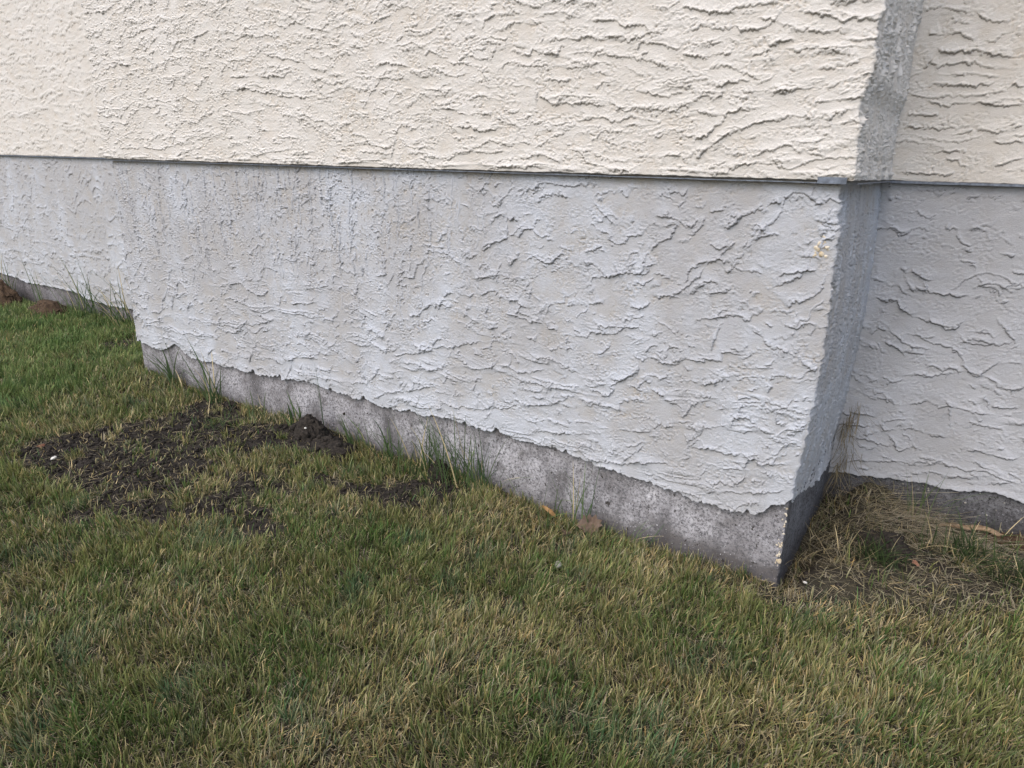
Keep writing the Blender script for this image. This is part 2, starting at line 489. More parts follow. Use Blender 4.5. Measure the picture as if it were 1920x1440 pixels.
EDGE_UP = [
 [(-2.032, 1.459), (-1.936, 1.439), (-1.824, 1.418), (-1.753, 1.392), (-1.674, 1.380), (-1.638, 1.395)],
 [(-1.961, 1.544), (-1.886, 1.533), (-1.829, 1.542), (-1.724, 1.515), (-1.655, 1.499)],
 [(-3.132, 1.101), (-3.067, 1.118), (-2.860, 1.127), (-2.752, 1.117), (-2.628, 1.136), (-2.523, 1.150)],
 [(-2.147, 1.093), (-2.038, 1.110), (-1.934, 1.118)],
 [(-3.568, 1.237), (-3.424, 1.256), (-3.181, 1.256)],
 [(-3.607, 1.376), (-3.466, 1.383), (-3.399, 1.381)],
 [(-2.916, 1.565), (-2.775, 1.582), (-2.642, 1.592)],
 [(-2.794, 1.503), (-2.706, 1.538), (-2.649, 1.560)],
 [(-3.219, 1.686), (-3.085, 1.678), (-2.995, 1.687), (-2.950, 1.697)],
 [(-3.210, 1.264), (-3.028, 1.258), (-2.961, 1.290), (-2.929, 1.304)],
 [(-2.222, 1.386), (-2.126, 1.379), (-2.094, 1.384)],
 [(-2.044, 1.375), (-1.983, 1.379), (-1.905, 1.370), (-1.883, 1.392)],
 [(-2.218, 1.345), (-2.111, 1.341), (-2.030, 1.323), (-1.999, 1.325), (-1.951, 1.312), (-1.893, 1.304), (-1.725, 1.302)],
 [(-2.562, 1.502), (-2.531, 1.529), (-2.470, 1.532)],
 [(-2.438, 1.514), (-2.398, 1.540), (-2.316, 1.552)],
 [(-2.587, 1.614), (-2.572, 1.568)],
 [(-3.035, 1.445), (-3.012, 1.476), (-2.888, 1.459)],
 [(-1.471, 1.494), (-1.443, 1.513), (-1.381, 1.528), (-1.336, 1.541), (-1.285, 1.549)],
 [(-0.928, 1.400), (-0.891, 1.393), (-0.861, 1.384), (-0.847, 1.399), (-0.809, 1.386), (-0.772, 1.379), (-0.759, 1.401), (-0.715, 1.396)],
 [(-0.744, 1.371), (-0.730, 1.381), (-0.671, 1.380), (-0.618, 1.373), (-0.566, 1.366), (-0.525, 1.353), (-0.495, 1.343), (-0.466, 1.338), (-0.446, 1.331), (-0.409, 1.333)],
 [(-0.829, 1.303), (-0.828, 1.275), (-0.786, 1.255), (-0.735, 1.258), (-0.690, 1.253), (-0.620, 1.251), (-0.604, 1.253)],
 [(-0.726, 1.194), (-0.693, 1.207), (-0.661, 1.218), (-0.623, 1.220), (-0.591, 1.211), (-0.555, 1.217), (-0.535, 1.221), (-0.504, 1.212), (-0.464, 1.207)],
 [(-1.227, 1.244), (-1.170, 1.253), (-1.121, 1.247), (-1.080, 1.231)],
 [(-1.449, 1.393), (-1.349, 1.388), (-1.312, 1.374)],
 [(-1.121, 1.199), (-1.073, 1.198), (-1.033, 1.186), (-0.987, 1.188), (-0.955, 1.198)],
 [(-1.164, 1.107), (-1.128, 1.121), (-1.087, 1.124), (-1.046, 1.127), (-0.986, 1.125), (-0.921, 1.131), (-0.865, 1.134)],
 [(-1.513, 1.255), (-1.495, 1.282), (-1.452, 1.324), (-1.435, 1.348), (-1.388, 1.351)],
 [(-0.925, 1.531), (-0.895, 1.517), (-0.848, 1.504), (-0.809, 1.511), (-0.759, 1.511)],
 [(-0.752, 1.476), (-0.719, 1.471), (-0.692, 1.476)],
 [(-0.681, 1.458), (-0.623, 1.455), (-0.603, 1.456), (-0.572, 1.437), (-0.527, 1.436), (-0.498, 1.425)],
 [(-0.737, 1.415), (-0.700, 1.419), (-0.646, 1.413), (-0.600, 1.412), (-0.560, 1.415)],
 [(-1.022, 1.461), (-1.016, 1.484), (-0.979, 1.497)],
 [(-0.998, 1.515), (-0.980, 1.531), (-0.955, 1.533)],
 [(-1.080, 1.404), (-1.034, 1.385), (-0.996, 1.382), (-0.971, 1.416)],
 [(-1.245, 1.403), (-1.224, 1.417), (-1.182, 1.405), (-1.154, 1.393)],
 [(-1.154, 1.379), (-1.087, 1.375), (-1.047, 1.359), (-1.002, 1.333)],
 [(-0.957, 1.317), (-0.926, 1.315), (-0.895, 1.302), (-0.859, 1.304)],
 [(-1.005, 1.073), (-0.952, 1.082), (-0.827, 1.092)],
 [(-0.960, 1.145), (-0.891, 1.151), (-0.823, 1.146)],
 [(-1.399, 1.092), (-1.390, 1.126), (-1.364, 1.187), (-1.347, 1.206), (-1.302, 1.197)],
 [(-1.636, 1.082), (-1.565, 1.089), (-1.439, 1.094)],
 [(-0.537, 1.377), (-0.524, 1.397), (-0.490, 1.394), (-0.446, 1.379), (-0.413, 1.375)],
 [(-0.534, 1.279), (-0.499, 1.278), (-0.450, 1.268), (-0.403, 1.269)],
 [(-0.416, 1.406), (-0.373, 1.422), (-0.319, 1.408), (-0.294, 1.414), (-0.264, 1.406), (-0.231, 1.408), (-0.205, 1.420), (-0.180, 1.440), (-0.174, 1.454)],
 [(-0.153, 1.438), (-0.112, 1.422), (-0.066, 1.408), (-0.015, 1.402), (0.013, 1.398)],
 [(-0.341, 1.330), (-0.306, 1.328), (-0.261, 1.314), (-0.231, 1.305), (-0.205, 1.292), (-0.188, 1.294), (-0.178, 1.307)],
 [(-0.188, 1.261), (-0.161, 1.272), (-0.130, 1.276), (-0.076, 1.274), (-0.052, 1.286)],
 [(-0.364, 1.157), (-0.333, 1.174), (-0.304, 1.199), (-0.276, 1.223), (-0.252, 1.235), (-0.226, 1.230)],
 [(-0.308, 1.153), (-0.275, 1.170), (-0.242, 1.184), (-0.205, 1.198), (-0.169, 1.206), (-0.139, 1.221)],
 [(-0.094, 1.239), (-0.068, 1.242), (-0.027, 1.245), (0.009, 1.251)],
 [(-0.062, 1.201), (-0.048, 1.214), (-0.023, 1.223)],
 [(-0.207, 1.109), (-0.155, 1.102), (-0.126, 1.098), (-0.115, 1.106), (-0.084, 1.117), (-0.046, 1.118), (0.007, 1.122)],
 [(-0.310, 1.081), (-0.274, 1.086), (-0.236, 1.102), (-0.198, 1.109)],
 [(-0.101, 1.318), (-0.055, 1.312), (-0.032, 1.326), (-0.008, 1.337)],
 [(-0.350, 1.115), (-0.329, 1.136), (-0.317, 1.149), (-0.302, 1.137)],
 [(-0.204, 1.125), (-0.189, 1.136), (-0.145, 1.146), (-0.112, 1.142), (-0.094, 1.154)],
 [(-0.422, 1.465), (-0.368, 1.458), (-0.323, 1.445), (-0.289, 1.442)],
 [(-0.177, 1.393), (-0.143, 1.394), (-0.100, 1.387), (-0.048, 1.387)],
 [(-0.205, 1.363), (-0.175, 1.376), (-0.152, 1.374)],
 [(-0.412, 1.361), (-0.384, 1.360), (-0.352, 1.350), (-0.317, 1.354), (-0.287, 1.354)],
 [(-0.097, 1.444), (-0.064, 1.444), (-0.036, 1.449)],
 [(-0.324, 1.291), (-0.280, 1.295), (-0.238, 1.292)],
 [(-0.391, 1.246), (-0.356, 1.262), (-0.320, 1.263), (-0.291, 1.272)],
]
EDGE_LO = [
 [(-0.592, 0.424), (-0.557, 0.440), (-0.548, 0.472), (-0.509, 0.502), (-0.477, 0.521), (-0.468, 0.542), (-0.437, 0.574), (-0.404, 0.564), (-0.357, 0.569), (-0.349, 0.589), (-0.308, 0.588), (-0.273, 0.597), (-0.235, 0.601), (-0.232, 0.624), (-0.163, 0.633)],
 [(-0.854, 0.397), (-0.761, 0.416), (-0.697, 0.429), (-0.641, 0.428), (-0.592, 0.424)],
 [(-1.220, 0.278), (-1.140, 0.275), (-1.024, 0.293), (-0.908, 0.322)],
 [(-0.873, 0.335), (-0.759, 0.363), (-0.708, 0.388)],
 [(-1.437, 0.412), (-1.342, 0.435), (-1.242, 0.468), (-1.147, 0.496), (-1.027, 0.528)],
 [(-0.843, 0.255), (-0.755, 0.272), (-0.683, 0.283), (-0.602, 0.303)],
 [(-0.936, 0.636), (-0.882, 0.632), (-0.835, 0.621), (-0.796, 0.621)],
 [(-0.640, 0.619), (-0.587, 0.621), (-0.521, 0.650), (-0.472, 0.660)],
 [(-1.504, 0.690), (-1.459, 0.711), (-1.458, 0.742), (-1.448, 0.768)],
 [(-1.355, 0.567), (-1.305, 0.577), (-1.288, 0.604), (-1.239, 0.623)],
 [(-0.644, 0.783), (-0.587, 0.789), (-0.522, 0.804), (-0.468, 0.812), (-0.465, 0.832), (-0.445, 0.844), (-0.441, 0.858)],
 [(-1.065, 0.737), (-1.008, 0.743), (-0.973, 0.741), (-0.960, 0.762)],
 [(-0.454, 0.515), (-0.424, 0.488), (-0.384, 0.464), (-0.329, 0.446)],
 [(-0.531, 0.328), (-0.468, 0.343), (-0.413, 0.356)],
 [(-1.413, 0.373), (-1.343, 0.375), (-1.268, 0.382), (-1.194, 0.412)],
 [(-0.890, 0.448), (-0.842, 0.451), (-0.783, 0.474)],
 [(-0.656, 0.254), (-0.622, 0.220), (-0.584, 0.214), (-0.500, 0.228), (-0.421, 0.252), (-0.350, 0.273)],
 [(-1.556, 0.222), (-1.471, 0.254), (-1.363, 0.290), (-1.244, 0.327)],
 [(-1.453, 0.660), (-1.434, 0.694), (-1.416, 0.721)],
 [(-1.383, 0.706), (-1.326, 0.709), (-1.308, 0.751), (-1.276, 0.772)],
 [(-1.192, 0.657), (-1.176, 0.674), (-1.138, 0.675)],
 [(-1.706, 0.424), (-1.648, 0.430), (-1.601, 0.420), (-1.554, 0.427), (-1.551, 0.400)],
 [(-0.531, 0.709), (-0.521, 0.728), (-0.481, 0.710), (-0.465, 0.712), (-0.451, 0.734)],
 [(-0.646, 0.710), (-0.628, 0.707), (-0.605, 0.717)],
 [(-0.924, 0.669), (-0.910, 0.680), (-0.890, 0.679)],
 [(-0.810, 0.489), (-0.771, 0.499), (-0.772, 0.513)],
 [(-0.940, 0.808), (-0.920, 0.794), (-0.901, 0.817)],
 [(-0.318, 0.692), (-0.290, 0.711), (-0.248, 0.721), (-0.202, 0.725), (-0.178, 0.719), (-0.141, 0.754)],
 [(-0.281, 0.328), (-0.241, 0.340), (-0.190, 0.343), (-0.127, 0.343), (-0.101, 0.329), (-0.043, 0.349)],
 [(-0.154, 0.407), (-0.132, 0.425), (-0.109, 0.428), (-0.081, 0.427)],
 [(-0.197, 0.221), (-0.105, 0.245), (-0.019, 0.273)],
 [(-0.133, 0.310), (-0.118, 0.351)],
 [(-0.312, 0.531), (-0.281, 0.527), (-0.237, 0.538), (-0.212, 0.555)],
 [(-0.122, 0.843), (-0.110, 0.848), (-0.077, 0.856), (-0.036, 0.862)],
 [(-0.131, 0.813), (-0.099, 0.832), (-0.067, 0.848)],
 [(-0.097, 0.553), (-0.109, 0.536)],
 [(-0.334, 0.849), (-0.316, 0.860), (-0.274, 0.869), (-0.254, 0.857), (-0.246, 0.871)],
 [(-0.288, 0.774), (-0.264, 0.781), (-0.233, 0.792)],
 [(-0.094, 0.489), (-0.075, 0.453), (-0.058, 0.462)],
 [(-0.935, 0.885), (-0.936, 0.928), (-0.917, 0.940), (-0.897, 0.931)],
 [(-0.889, 0.878), (-0.884, 0.905), (-0.852, 0.910)],
 [(-0.636, 0.922), (-0.596, 0.915), (-0.577, 0.881), (-0.539, 0.887), (-0.530, 0.909), (-0.488, 0.922), (-0.479, 0.942)],
 [(-0.458, 0.871), (-0.430, 0.907), (-0.410, 0.913), (-0.398, 0.938), (-0.383, 0.943)],
 [(-0.456, 0.971), (-0.416, 0.969)],
 [(-1.515, 0.819), (-1.497, 0.833), (-1.479, 0.840)],
 [(-1.030, 0.823), (-0.996, 0.853), (-0.962, 0.862), (-0.935, 0.880)],
 [(-0.266, 0.879), (-0.237, 0.906)],
 [(-0.200, 0.898), (-0.193, 0.921), (-0.173, 0.933), (-0.144, 0.942)],
 [(-0.311, 0.989), (-0.270, 0.995)],
 [(-0.176, 0.992), (-0.157, 1.014), (-0.133, 1.019)],
 [(-0.366, 0.921), (-0.346, 0.918), (-0.330, 0.942), (-0.319, 0.975)],
 [(-0.269, 0.951), (-0.239, 0.962), (-0.223, 0.980)],
 [(-2.386, 0.555), (-2.370, 0.576), (-2.296, 0.580), (-2.206, 0.549), (-2.160, 0.547), (-2.134, 0.568)],
 [(-2.249, 0.413), (-2.164, 0.429), (-2.091, 0.462)],
 [(-2.406, 0.506), (-2.262, 0.489), (-2.206, 0.469)],
 [(-1.984, 0.532), (-1.897, 0.550), (-1.825, 0.559)],
 [(-2.068, 0.282), (-1.942, 0.319), (-1.845, 0.332)],
 [(-1.953, 0.210), (-1.864, 0.243), (-1.780, 0.251)],
 [(-3.053, 0.356), (-2.958, 0.369), (-2.905, 0.402)],
 [(-3.119, 0.533), (-3.102, 0.569), (-3.055, 0.599)],
 [(-2.196, 0.192), (-2.066, 0.201), (-1.952, 0.226)],
]
EDGE_RU = [
 [(0.021, 1.309), (0.076, 1.305), (0.134, 1.306), (0.220, 1.301), (0.241, 1.301)],
 [(0.077, 1.298), (0.111, 1.288), (0.139, 1.277), (0.147, 1.284), (0.181, 1.286), (0.245, 1.282), (0.314, 1.280)],
 [(0.070, 1.365), (0.092, 1.368), (0.114, 1.365), (0.151, 1.357), (0.176, 1.360), (0.210, 1.354), (0.261, 1.347)],
 [(0.049, 1.385), (0.067, 1.381), (0.070, 1.393), (0.094, 1.380), (0.119, 1.386), (0.144, 1.394), (0.171, 1.383), (0.178, 1.394), (0.197, 1.382), (0.248, 1.370), (0.269, 1.370)],
 [(0.076, 1.434), (0.096, 1.419), (0.114, 1.418), (0.138, 1.424), (0.165, 1.420), (0.181, 1.419), (0.208, 1.408), (0.251, 1.397), (0.267, 1.401)],
 [(0.036, 1.221), (0.054, 1.221), (0.078, 1.215), (0.124, 1.215), (0.176, 1.220)],
 [(0.034, 1.260), (0.062, 1.255), (0.090, 1.249), (0.117, 1.254)],
 [(0.121, 1.154), (0.161, 1.154), (0.205, 1.155)],
 [(0.027, 1.104), (0.038, 1.094), (0.095, 1.093), (0.150, 1.090), (0.194, 1.096)],
 [(0.053, 1.466), (0.079, 1.466), (0.087, 1.470)],
 [(0.194, 1.443), (0.219, 1.437), (0.232, 1.456), (0.250, 1.463)],
 [(0.098, 1.505), (0.120, 1.499), (0.151, 1.492)],
 [(0.154, 1.523), (0.183, 1.499), (0.205, 1.488), (0.246, 1.485)],
 [(0.240, 1.200), (0.278, 1.196)],
 [(0.216, 1.215), (0.259, 1.210), (0.291, 1.214), (0.327, 1.219)],
 [(0.087, 1.345), (0.129, 1.334), (0.190, 1.327), (0.240, 1.330)],
 [(0.100, 1.469), (0.130, 1.472), (0.168, 1.447)],
 [(0.264, 1.182), (0.306, 1.179), (0.334, 1.182)],
 [(0.269, 1.115), (0.297, 1.118), (0.319, 1.135), (0.342, 1.140)],
 [(0.152, 1.132), (0.183, 1.133), (0.214, 1.109)],
 [(0.276, 1.333), (0.290, 1.324), (0.306, 1.321)],
]
EDGE_RL = [
 [(0.028, 0.711), (0.061, 0.704), (0.095, 0.708), (0.115, 0.682), (0.153, 0.659), (0.193, 0.656), (0.254, 0.636), (0.294, 0.670)],
 [(0.114, 0.744), (0.162, 0.750), (0.197, 0.740), (0.250, 0.738), (0.286, 0.742), (0.321, 0.747)],
 [(0.133, 0.604), (0.178, 0.605), (0.204, 0.592), (0.264, 0.582), (0.296, 0.561), (0.322, 0.520), (0.348, 0.508), (0.368, 0.523), (0.403, 0.552), (0.457, 0.564)],
 [(0.030, 0.399), (0.065, 0.381), (0.151, 0.374), (0.191, 0.383), (0.232, 0.404), (0.274, 0.391), (0.298, 0.394), (0.317, 0.344), (0.347, 0.336), (0.372, 0.354), (0.400, 0.354), (0.437, 0.351), (0.465, 0.326)],
 [(0.104, 0.308), (0.130, 0.279), (0.166, 0.285), (0.215, 0.299), (0.267, 0.290), (0.315, 0.298)],
 [(0.028, 0.233), (0.067, 0.229), (0.128, 0.225), (0.170, 0.229), (0.187, 0.220), (0.226, 0.236)],
 [(0.026, 0.136), (0.101, 0.153), (0.179, 0.176), (0.231, 0.174), (0.270, 0.188), (0.316, 0.213)],
 [(0.369, 0.266), (0.426, 0.263), (0.482, 0.260), (0.507, 0.269)],
 [(0.385, 0.154), (0.435, 0.168), (0.501, 0.187)],
 [(0.118, 0.806), (0.145, 0.792), (0.167, 0.778), (0.176, 0.751)],
 [(0.021, 0.315), (0.064, 0.318), (0.103, 0.311)],
 [(0.360, 0.682), (0.387, 0.659), (0.403, 0.640), (0.429, 0.622)],
 [(0.386, 0.453), (0.402, 0.416), (0.433, 0.417), (0.475, 0.431)],
 [(0.311, 0.603), (0.352, 0.604), (0.396, 0.611), (0.420, 0.621)],
 [(0.043, 0.590), (0.065, 0.611), (0.086, 0.609)],
 [(0.082, 0.573), (0.121, 0.555), (0.159, 0.538)],
]


def corner_shift(P, Z, tab):
    """the right-hand arris is hand made: it wanders a little with height"""
    cx = np.interp(Z, tab[:, 0], tab[:, 1])
    fine = .0050 * pn(Z / .024, Z * 0 + 3.3, 400) + .0026 * pn(Z / .009, Z * 0 + 5.3, 401)
    w = smooth(-.20, -.004, P[:, 0])[None, :]
    w2 = (smooth(-.05, -.004, P[:, 0]) * smooth(.05, .0, P[:, 1]))[None, :]
    return cx * w + fine * w2

def fold_bottom(V, Hattrs, inward, depth, n=2, drop=0.0):
    """add rows under the lowest row that turn back into the wall (the thickness of the coat)"""
    base = V[0]
    extra = [base + inward * depth * (k / n) + np.array([0, 0, -.0015 + drop * (k / n)]) for k in range(n, 0, -1)]
    V2 = np.concatenate([np.stack(extra), V], 0)
    A = {k: np.concatenate([np.tile(a.reshape(V.shape[0], -1)[0], (n, 1)) * (0 if k == 'relief' else 1), a.reshape(V.shape[0], -1)], 0).ravel() for k, a in Hattrs.items()}
    return V2, A

# --- bay, upper stucco
P, s = bay_columns(UO, .0018)
zr = rows(ZF, 2.06, .0018)
wave = .0025 * pn(s / .09, s * 0 + 2, 411) + .0015 * pn(s / .02, s * 0 + 2, 412)
tilt = np.interp(s, [-3.2, -1.2, 0, .7], [.003, .000, .002, -.002])
Z = zr[:, None] + (wave + tilt)[None, :] * smooth(ZF + .10, ZF, zr)[:, None]
H, pv, X, side = blend_faces(P, s, Z, upper_front_relief, upper_side_relief)
H = H * (1 - .55 * side * 0)
H = polylips(X, Z, H, EDGE_UP, .0032, .022, 501)
H *= smooth(ZF - .004, ZF + .006, Z) * .6 + .4
# thin feather-edged bead along the stop
H += .0035 * np.exp(-((Z - ZF - .014 - .006 * pn(X / .16, Z * 0, 505)) / .004) ** 2) * noisemask(X, Z * 0, .15, 1, 506, -.2, .2)
cs = corner_shift(P, Z, CORN_UP)
V = np.stack([P[:, 0][None] + P[:, 2][None] * H + cs, P[:, 1][None] + P[:, 3][None] * H, Z], -1)
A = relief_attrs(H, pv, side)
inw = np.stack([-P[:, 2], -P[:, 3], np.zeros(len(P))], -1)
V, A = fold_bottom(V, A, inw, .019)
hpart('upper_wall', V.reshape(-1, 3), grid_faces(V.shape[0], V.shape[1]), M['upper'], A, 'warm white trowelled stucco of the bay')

# --- bay, lower render with its ragged foot
P, s = bay_columns(0, .0018)
FOOT = np.array([(-3.9, .16), (-3.21, .192), (-3.19, .192), (-3.0, .180), (-2.93, .200), (-2.87, .232), (-2.82, .215), (-2.75, .182), (-2.6, .190), (-2.45, .192), (-2.25, .192),
                 (-2.05, .212), (-1.91, .222), (-1.75, .212), (-1.575, .210), (-1.437, .202), (-1.32, .215), (-1.205, .227), (-1.085, .222),
                 (-.927, .222), (-.739, .221), (-.603, .208), (-.528, .200), (-.388, .195), (-.271, .178), (-.20, .183), (-.118, .180),
                 (-.080, .186), (-.062, .205), (-.040, .232), (-.008, .240), (.0, .262), (.016, .240), (.16, .213), (.34, .165), (.45, .148), (.8, .14)])
foot = np.interp(s, FOOT[:, 0], FOOT[:, 1]) + .009 * pn(s / .07, s * 0, 420) + .010 * (np.abs(pn(s / .030, s * 0 + 1, 421)) - .3) + .006 * (np.abs(pn(s / .013, s * 0 + 7, 422)) - .3) + .002 * pn(s / .006, s * 0 + 9, 423)
foot = foot + .014 * smooth(.25, .6, pn(s / .045, s * 0 + 11, 424))
t = np.linspace(0, 1, 500)[:, None]
Z = foot[None, :] * (1 - t) + (ZF + .004) * t
H, pv, X, side = blend_faces(P, s, Z, lower_front_relief, lower_side_relief)
H = polylips(X, Z, H, EDGE_LO, .0040, .020, 521)
# last trowel pass along the foot: a smooth thicker lip
d = Z - foot[None, :]
H += (.0015 * np.exp(-(d / .006) ** 2) + .0035 * smooth(.11, .02, d) * noisemask(X, Z, .3, .1, 530, -.3, .2)) * (1 - .7 * side)
H -= .003 * smooth(ZF - .035, ZF - .004, Z)
cs = corner_shift(P, Z, CORN_LO)
V = np.stack([P[:, 0][None] + P[:, 2][None] * H + cs, P[:, 1][None] + P[:, 3][None] * H, Z], -1)
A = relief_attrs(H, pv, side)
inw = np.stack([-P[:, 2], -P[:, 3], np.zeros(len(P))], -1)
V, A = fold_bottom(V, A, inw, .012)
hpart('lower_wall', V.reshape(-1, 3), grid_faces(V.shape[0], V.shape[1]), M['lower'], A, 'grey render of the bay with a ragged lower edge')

# --- bay, foundation
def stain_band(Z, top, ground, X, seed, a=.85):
    up = np.exp(-np.clip(top - Z, 0, 9) / (.018 + .02 * (1 + pn(X / .15, Z * 0, seed)))) * .75  # darker towards the render lip
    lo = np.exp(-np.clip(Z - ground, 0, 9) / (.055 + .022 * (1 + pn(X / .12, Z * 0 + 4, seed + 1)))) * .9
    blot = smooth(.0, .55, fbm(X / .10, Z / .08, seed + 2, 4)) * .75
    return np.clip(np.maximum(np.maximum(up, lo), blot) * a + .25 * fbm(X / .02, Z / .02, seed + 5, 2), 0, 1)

def foundation_relief(X, Z, seed):
    h = .0020 * fbm(X / .05, Z / .05, seed, 3) + .0011 * pn(X / .008, Z / .008, seed + 4)
    h -= .0028 * smooth(.62, .8, pn(X / .012, Z / .012, seed + 6))
    return h

pts = []
r = .008
for y in np.arange(DEP + .02, r, -.02): pts.append((-BW + FO, y + FO, -1, 0))
for a in (0, 30, 60, 90):
    q = math.radians(a); pts.append((-BW + FO + r - r * math.cos(q), FO + r - r * math.sin(q), -math.cos(q), -math.sin(q)))
for x in np.arange(-BW + FO + r + .005, -r - .012, .005): pts.append((x, FO, 0, -1))
xc = -.012
for a in (90, 68, 45, 22, 0):
    q = math.radians(a); pts.append((xc - r + r * math.cos(q), FO + r - r * math.sin(q), math.cos(q), -math.sin(q)))
iret = len(pts) - 3
for y in np.arange(FO + r + .004, DEP + .02, .004): pts.append((xc, y, 1, 0))
P = np.array(pts); s = np.concatenate([[0], np.cumsum(np.hypot(np.diff(P[:, 0]), np.diff(P[:, 1])))]); i0 = np.argmin(np.abs(P[:, 0] + 1.6)); s = s - s[i0] + P[i0, 0]
zz = rows(-.16, .29, .0045)
X, Z = np.meshgrid(s, zz)
H = foundation_relief(X, Z, 601)
gline = np.interp(s, [-3.2, -2.6, -1.5, -.6, 0, .5], [.045, .02, .0, -.03, 0, .06])[None]
topl = np.interp(s, FOOT[:, 0], FOOT[:, 1])[None]
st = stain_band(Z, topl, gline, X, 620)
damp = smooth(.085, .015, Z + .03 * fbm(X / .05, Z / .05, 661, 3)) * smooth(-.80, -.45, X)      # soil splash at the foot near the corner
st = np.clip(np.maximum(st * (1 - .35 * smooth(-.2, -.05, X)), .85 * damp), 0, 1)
# cast corner with exposed aggregate bulging out
H += .004 * np.exp(-((X + .012) / .03) ** 2) * fbm(X / .02, Z / .02, 640, 2)
V = np.stack([P[:, 0][None] + P[:, 2][None] * H, P[:, 1][None] + P[:, 3][None] * H, Z], -1)
nf = iret + 1
hpart('foundation', V[:, :nf].reshape(-1, 3), grid_faces(len(zz), nf), M['conc'], {'stain': st[:, :nf].ravel()}, 'mottled pale concrete foundation under the bay')
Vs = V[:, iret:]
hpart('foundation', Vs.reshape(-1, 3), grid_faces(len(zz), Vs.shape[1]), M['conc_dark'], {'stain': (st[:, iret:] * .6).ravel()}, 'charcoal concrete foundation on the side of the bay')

# --- main wall left and right of the bay
def wall_plane(x0, x1, step, y, Zlo, z1, zstep, frelief, mat, lines, T, name, label, off_fold, footarr=None, seed=700, dens=None):
    xs = [x0]
    while xs[-1] < x1:
        xs.append(xs[-1] + step * (max(1.0, math.hypot(xs[-1] - CAM[0], y - CAM[1]) / 2.4)))
    xs = np.array(xs)
    foot = np.full(len(xs), Zlo) if footarr is None else np.interp(xs, footarr[:, 0], footarr[:, 1])
    if footarr is not None:
        foot = foot + .006 * pn(xs / .05, xs * 0, seed) + .004 * pn(xs / .018, xs * 0 + 1, seed + 1) + .0025 * pn(xs / .008, xs * 0 + 7, seed + 2)
    else:
        foot = foot + .002 * pn(xs / .07, xs * 0, seed) + .001 * pn(xs / .02, xs * 0, seed + 1)
    n = int((z1 - Zlo) / zstep) + 1
    t = (np.linspace(0, 1, n))[:, None]
    X = np.tile(xs, (n, 1)); Z = foot[None] * (1 - t) + z1 * t
    H, pv = frelief(X + seed * .37, Z)
    if lines: H = polylips(X, Z, H, lines, T, .024, seed + 9)
    if footarr is not None:
        H += .004 * np.exp(-((Z - foot[None]) / .012) ** 2)
    V = np.stack([X, y - H, Z], -1)
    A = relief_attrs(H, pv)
    V, A = fold_bottom(V, A, np.array([0, 1, 0.]), off_fold)
    hpart(name, V.reshape(-1, 3), grid_faces(V.shape[0], V.shape[1])[:, ::-1][:, [3, 0, 1, 2]] if 0 else grid_faces(V.shape[0], V.shape[1]), mat, A, label)

def upper_right_relief(X, Z):
    h = lips(X, Z, .30, .09, .34, 1050, .0026, .020, (0, 1), .2, .7, .8, noisemask(X, Z, .16, .1, 1040, -.35, .1))
    h += bumps(X, Z, .02, .02, 1060, .8, .004) * noisemask(X, Z, .15, .12, 1061, 0, .3)
    pv = smooth(.62, .8, pn(X / .011, Z / .010, 1070)) * .6
    return h + grain(X, Z, 1080, .0005) - .0016 * pv + .0012 * fbm(X / .05, Z / .03, 1081, 2), pv

def lower_right_relief(X, Z):
    k = smooth(.95, .7, Z)
    h = lips(X, Z, .22, .10, .42, 1150, .0040, .020, (.2, .95), .1, .7, .8, noisemask(X, Z, .2, .12, 1140, -.35, .1) * (.35 + .65 * k))
    h += lips(X, Z, .08, .07, .6, 1170, .0036, .012, (.2, .95), .2, .8, 1., noisemask(X, Z, .12, .1, 1144, -.2, .1))
    pv = smooth(.66, .84, pn(X / .010, Z / .010, 1180)) * .5
    return h + grain(X, Z, 1190, .0004) - .0014 * pv + .0012 * fbm(X / .05, Z / .04, 1191, 2), pv

FOOT_R = np.array([(-.05, .075), (.04, .098), (.115, .104), (.225, .121), (.302, .124), (.376, .124), (.417, .138), (.471, .148), (.50, .142), (.54, .134), (.8, .13), (1.6, .14)])
FOOT_L = np.array([(-9, .13), (-6.5, .128), (-6.2, .118), (-6.04, .098), (-5.51, .112), (-5.19, .108), (-5.12, .082), (-4.76, .066), (-4.5, .082), (-3.2, .07)])
wall_plane(-.03, 1.2, .0022, DEP - UO, ZF - .003, 2.06, .0022, upper_right_relief, M['upper'], EDGE_RU, .0036, 'upper_wall',
           'warm white stucco of the main wall right of the bay', .019, None, 720)
wall_plane(-.03, 1.2, .0022, DEP, .1, ZF + .004, .0022, lower_right_relief, M['lower_shade'], EDGE_RL, .0042, 'lower_wall',
           'grey render of the main wall right of the bay', .016, FOOT_R, 740)
wall_plane(-8.4, -BW + .02, .0035, DEP - UO, ZF - .003, 2.6, .0052, upper_front_relief, M['upper'], None, 0, 'upper_wall',
           'warm white stucco of the main wall left of the bay', .019, None, 760)
wall_plane(-8.4, -BW + .02, .0035, DEP, .1, ZF + .004, .0046, lower_front_relief, M['lower'], None, 0, 'lower_wall',
           'grey render of the main wall left of the bay', .016, FOOT_L, 780)

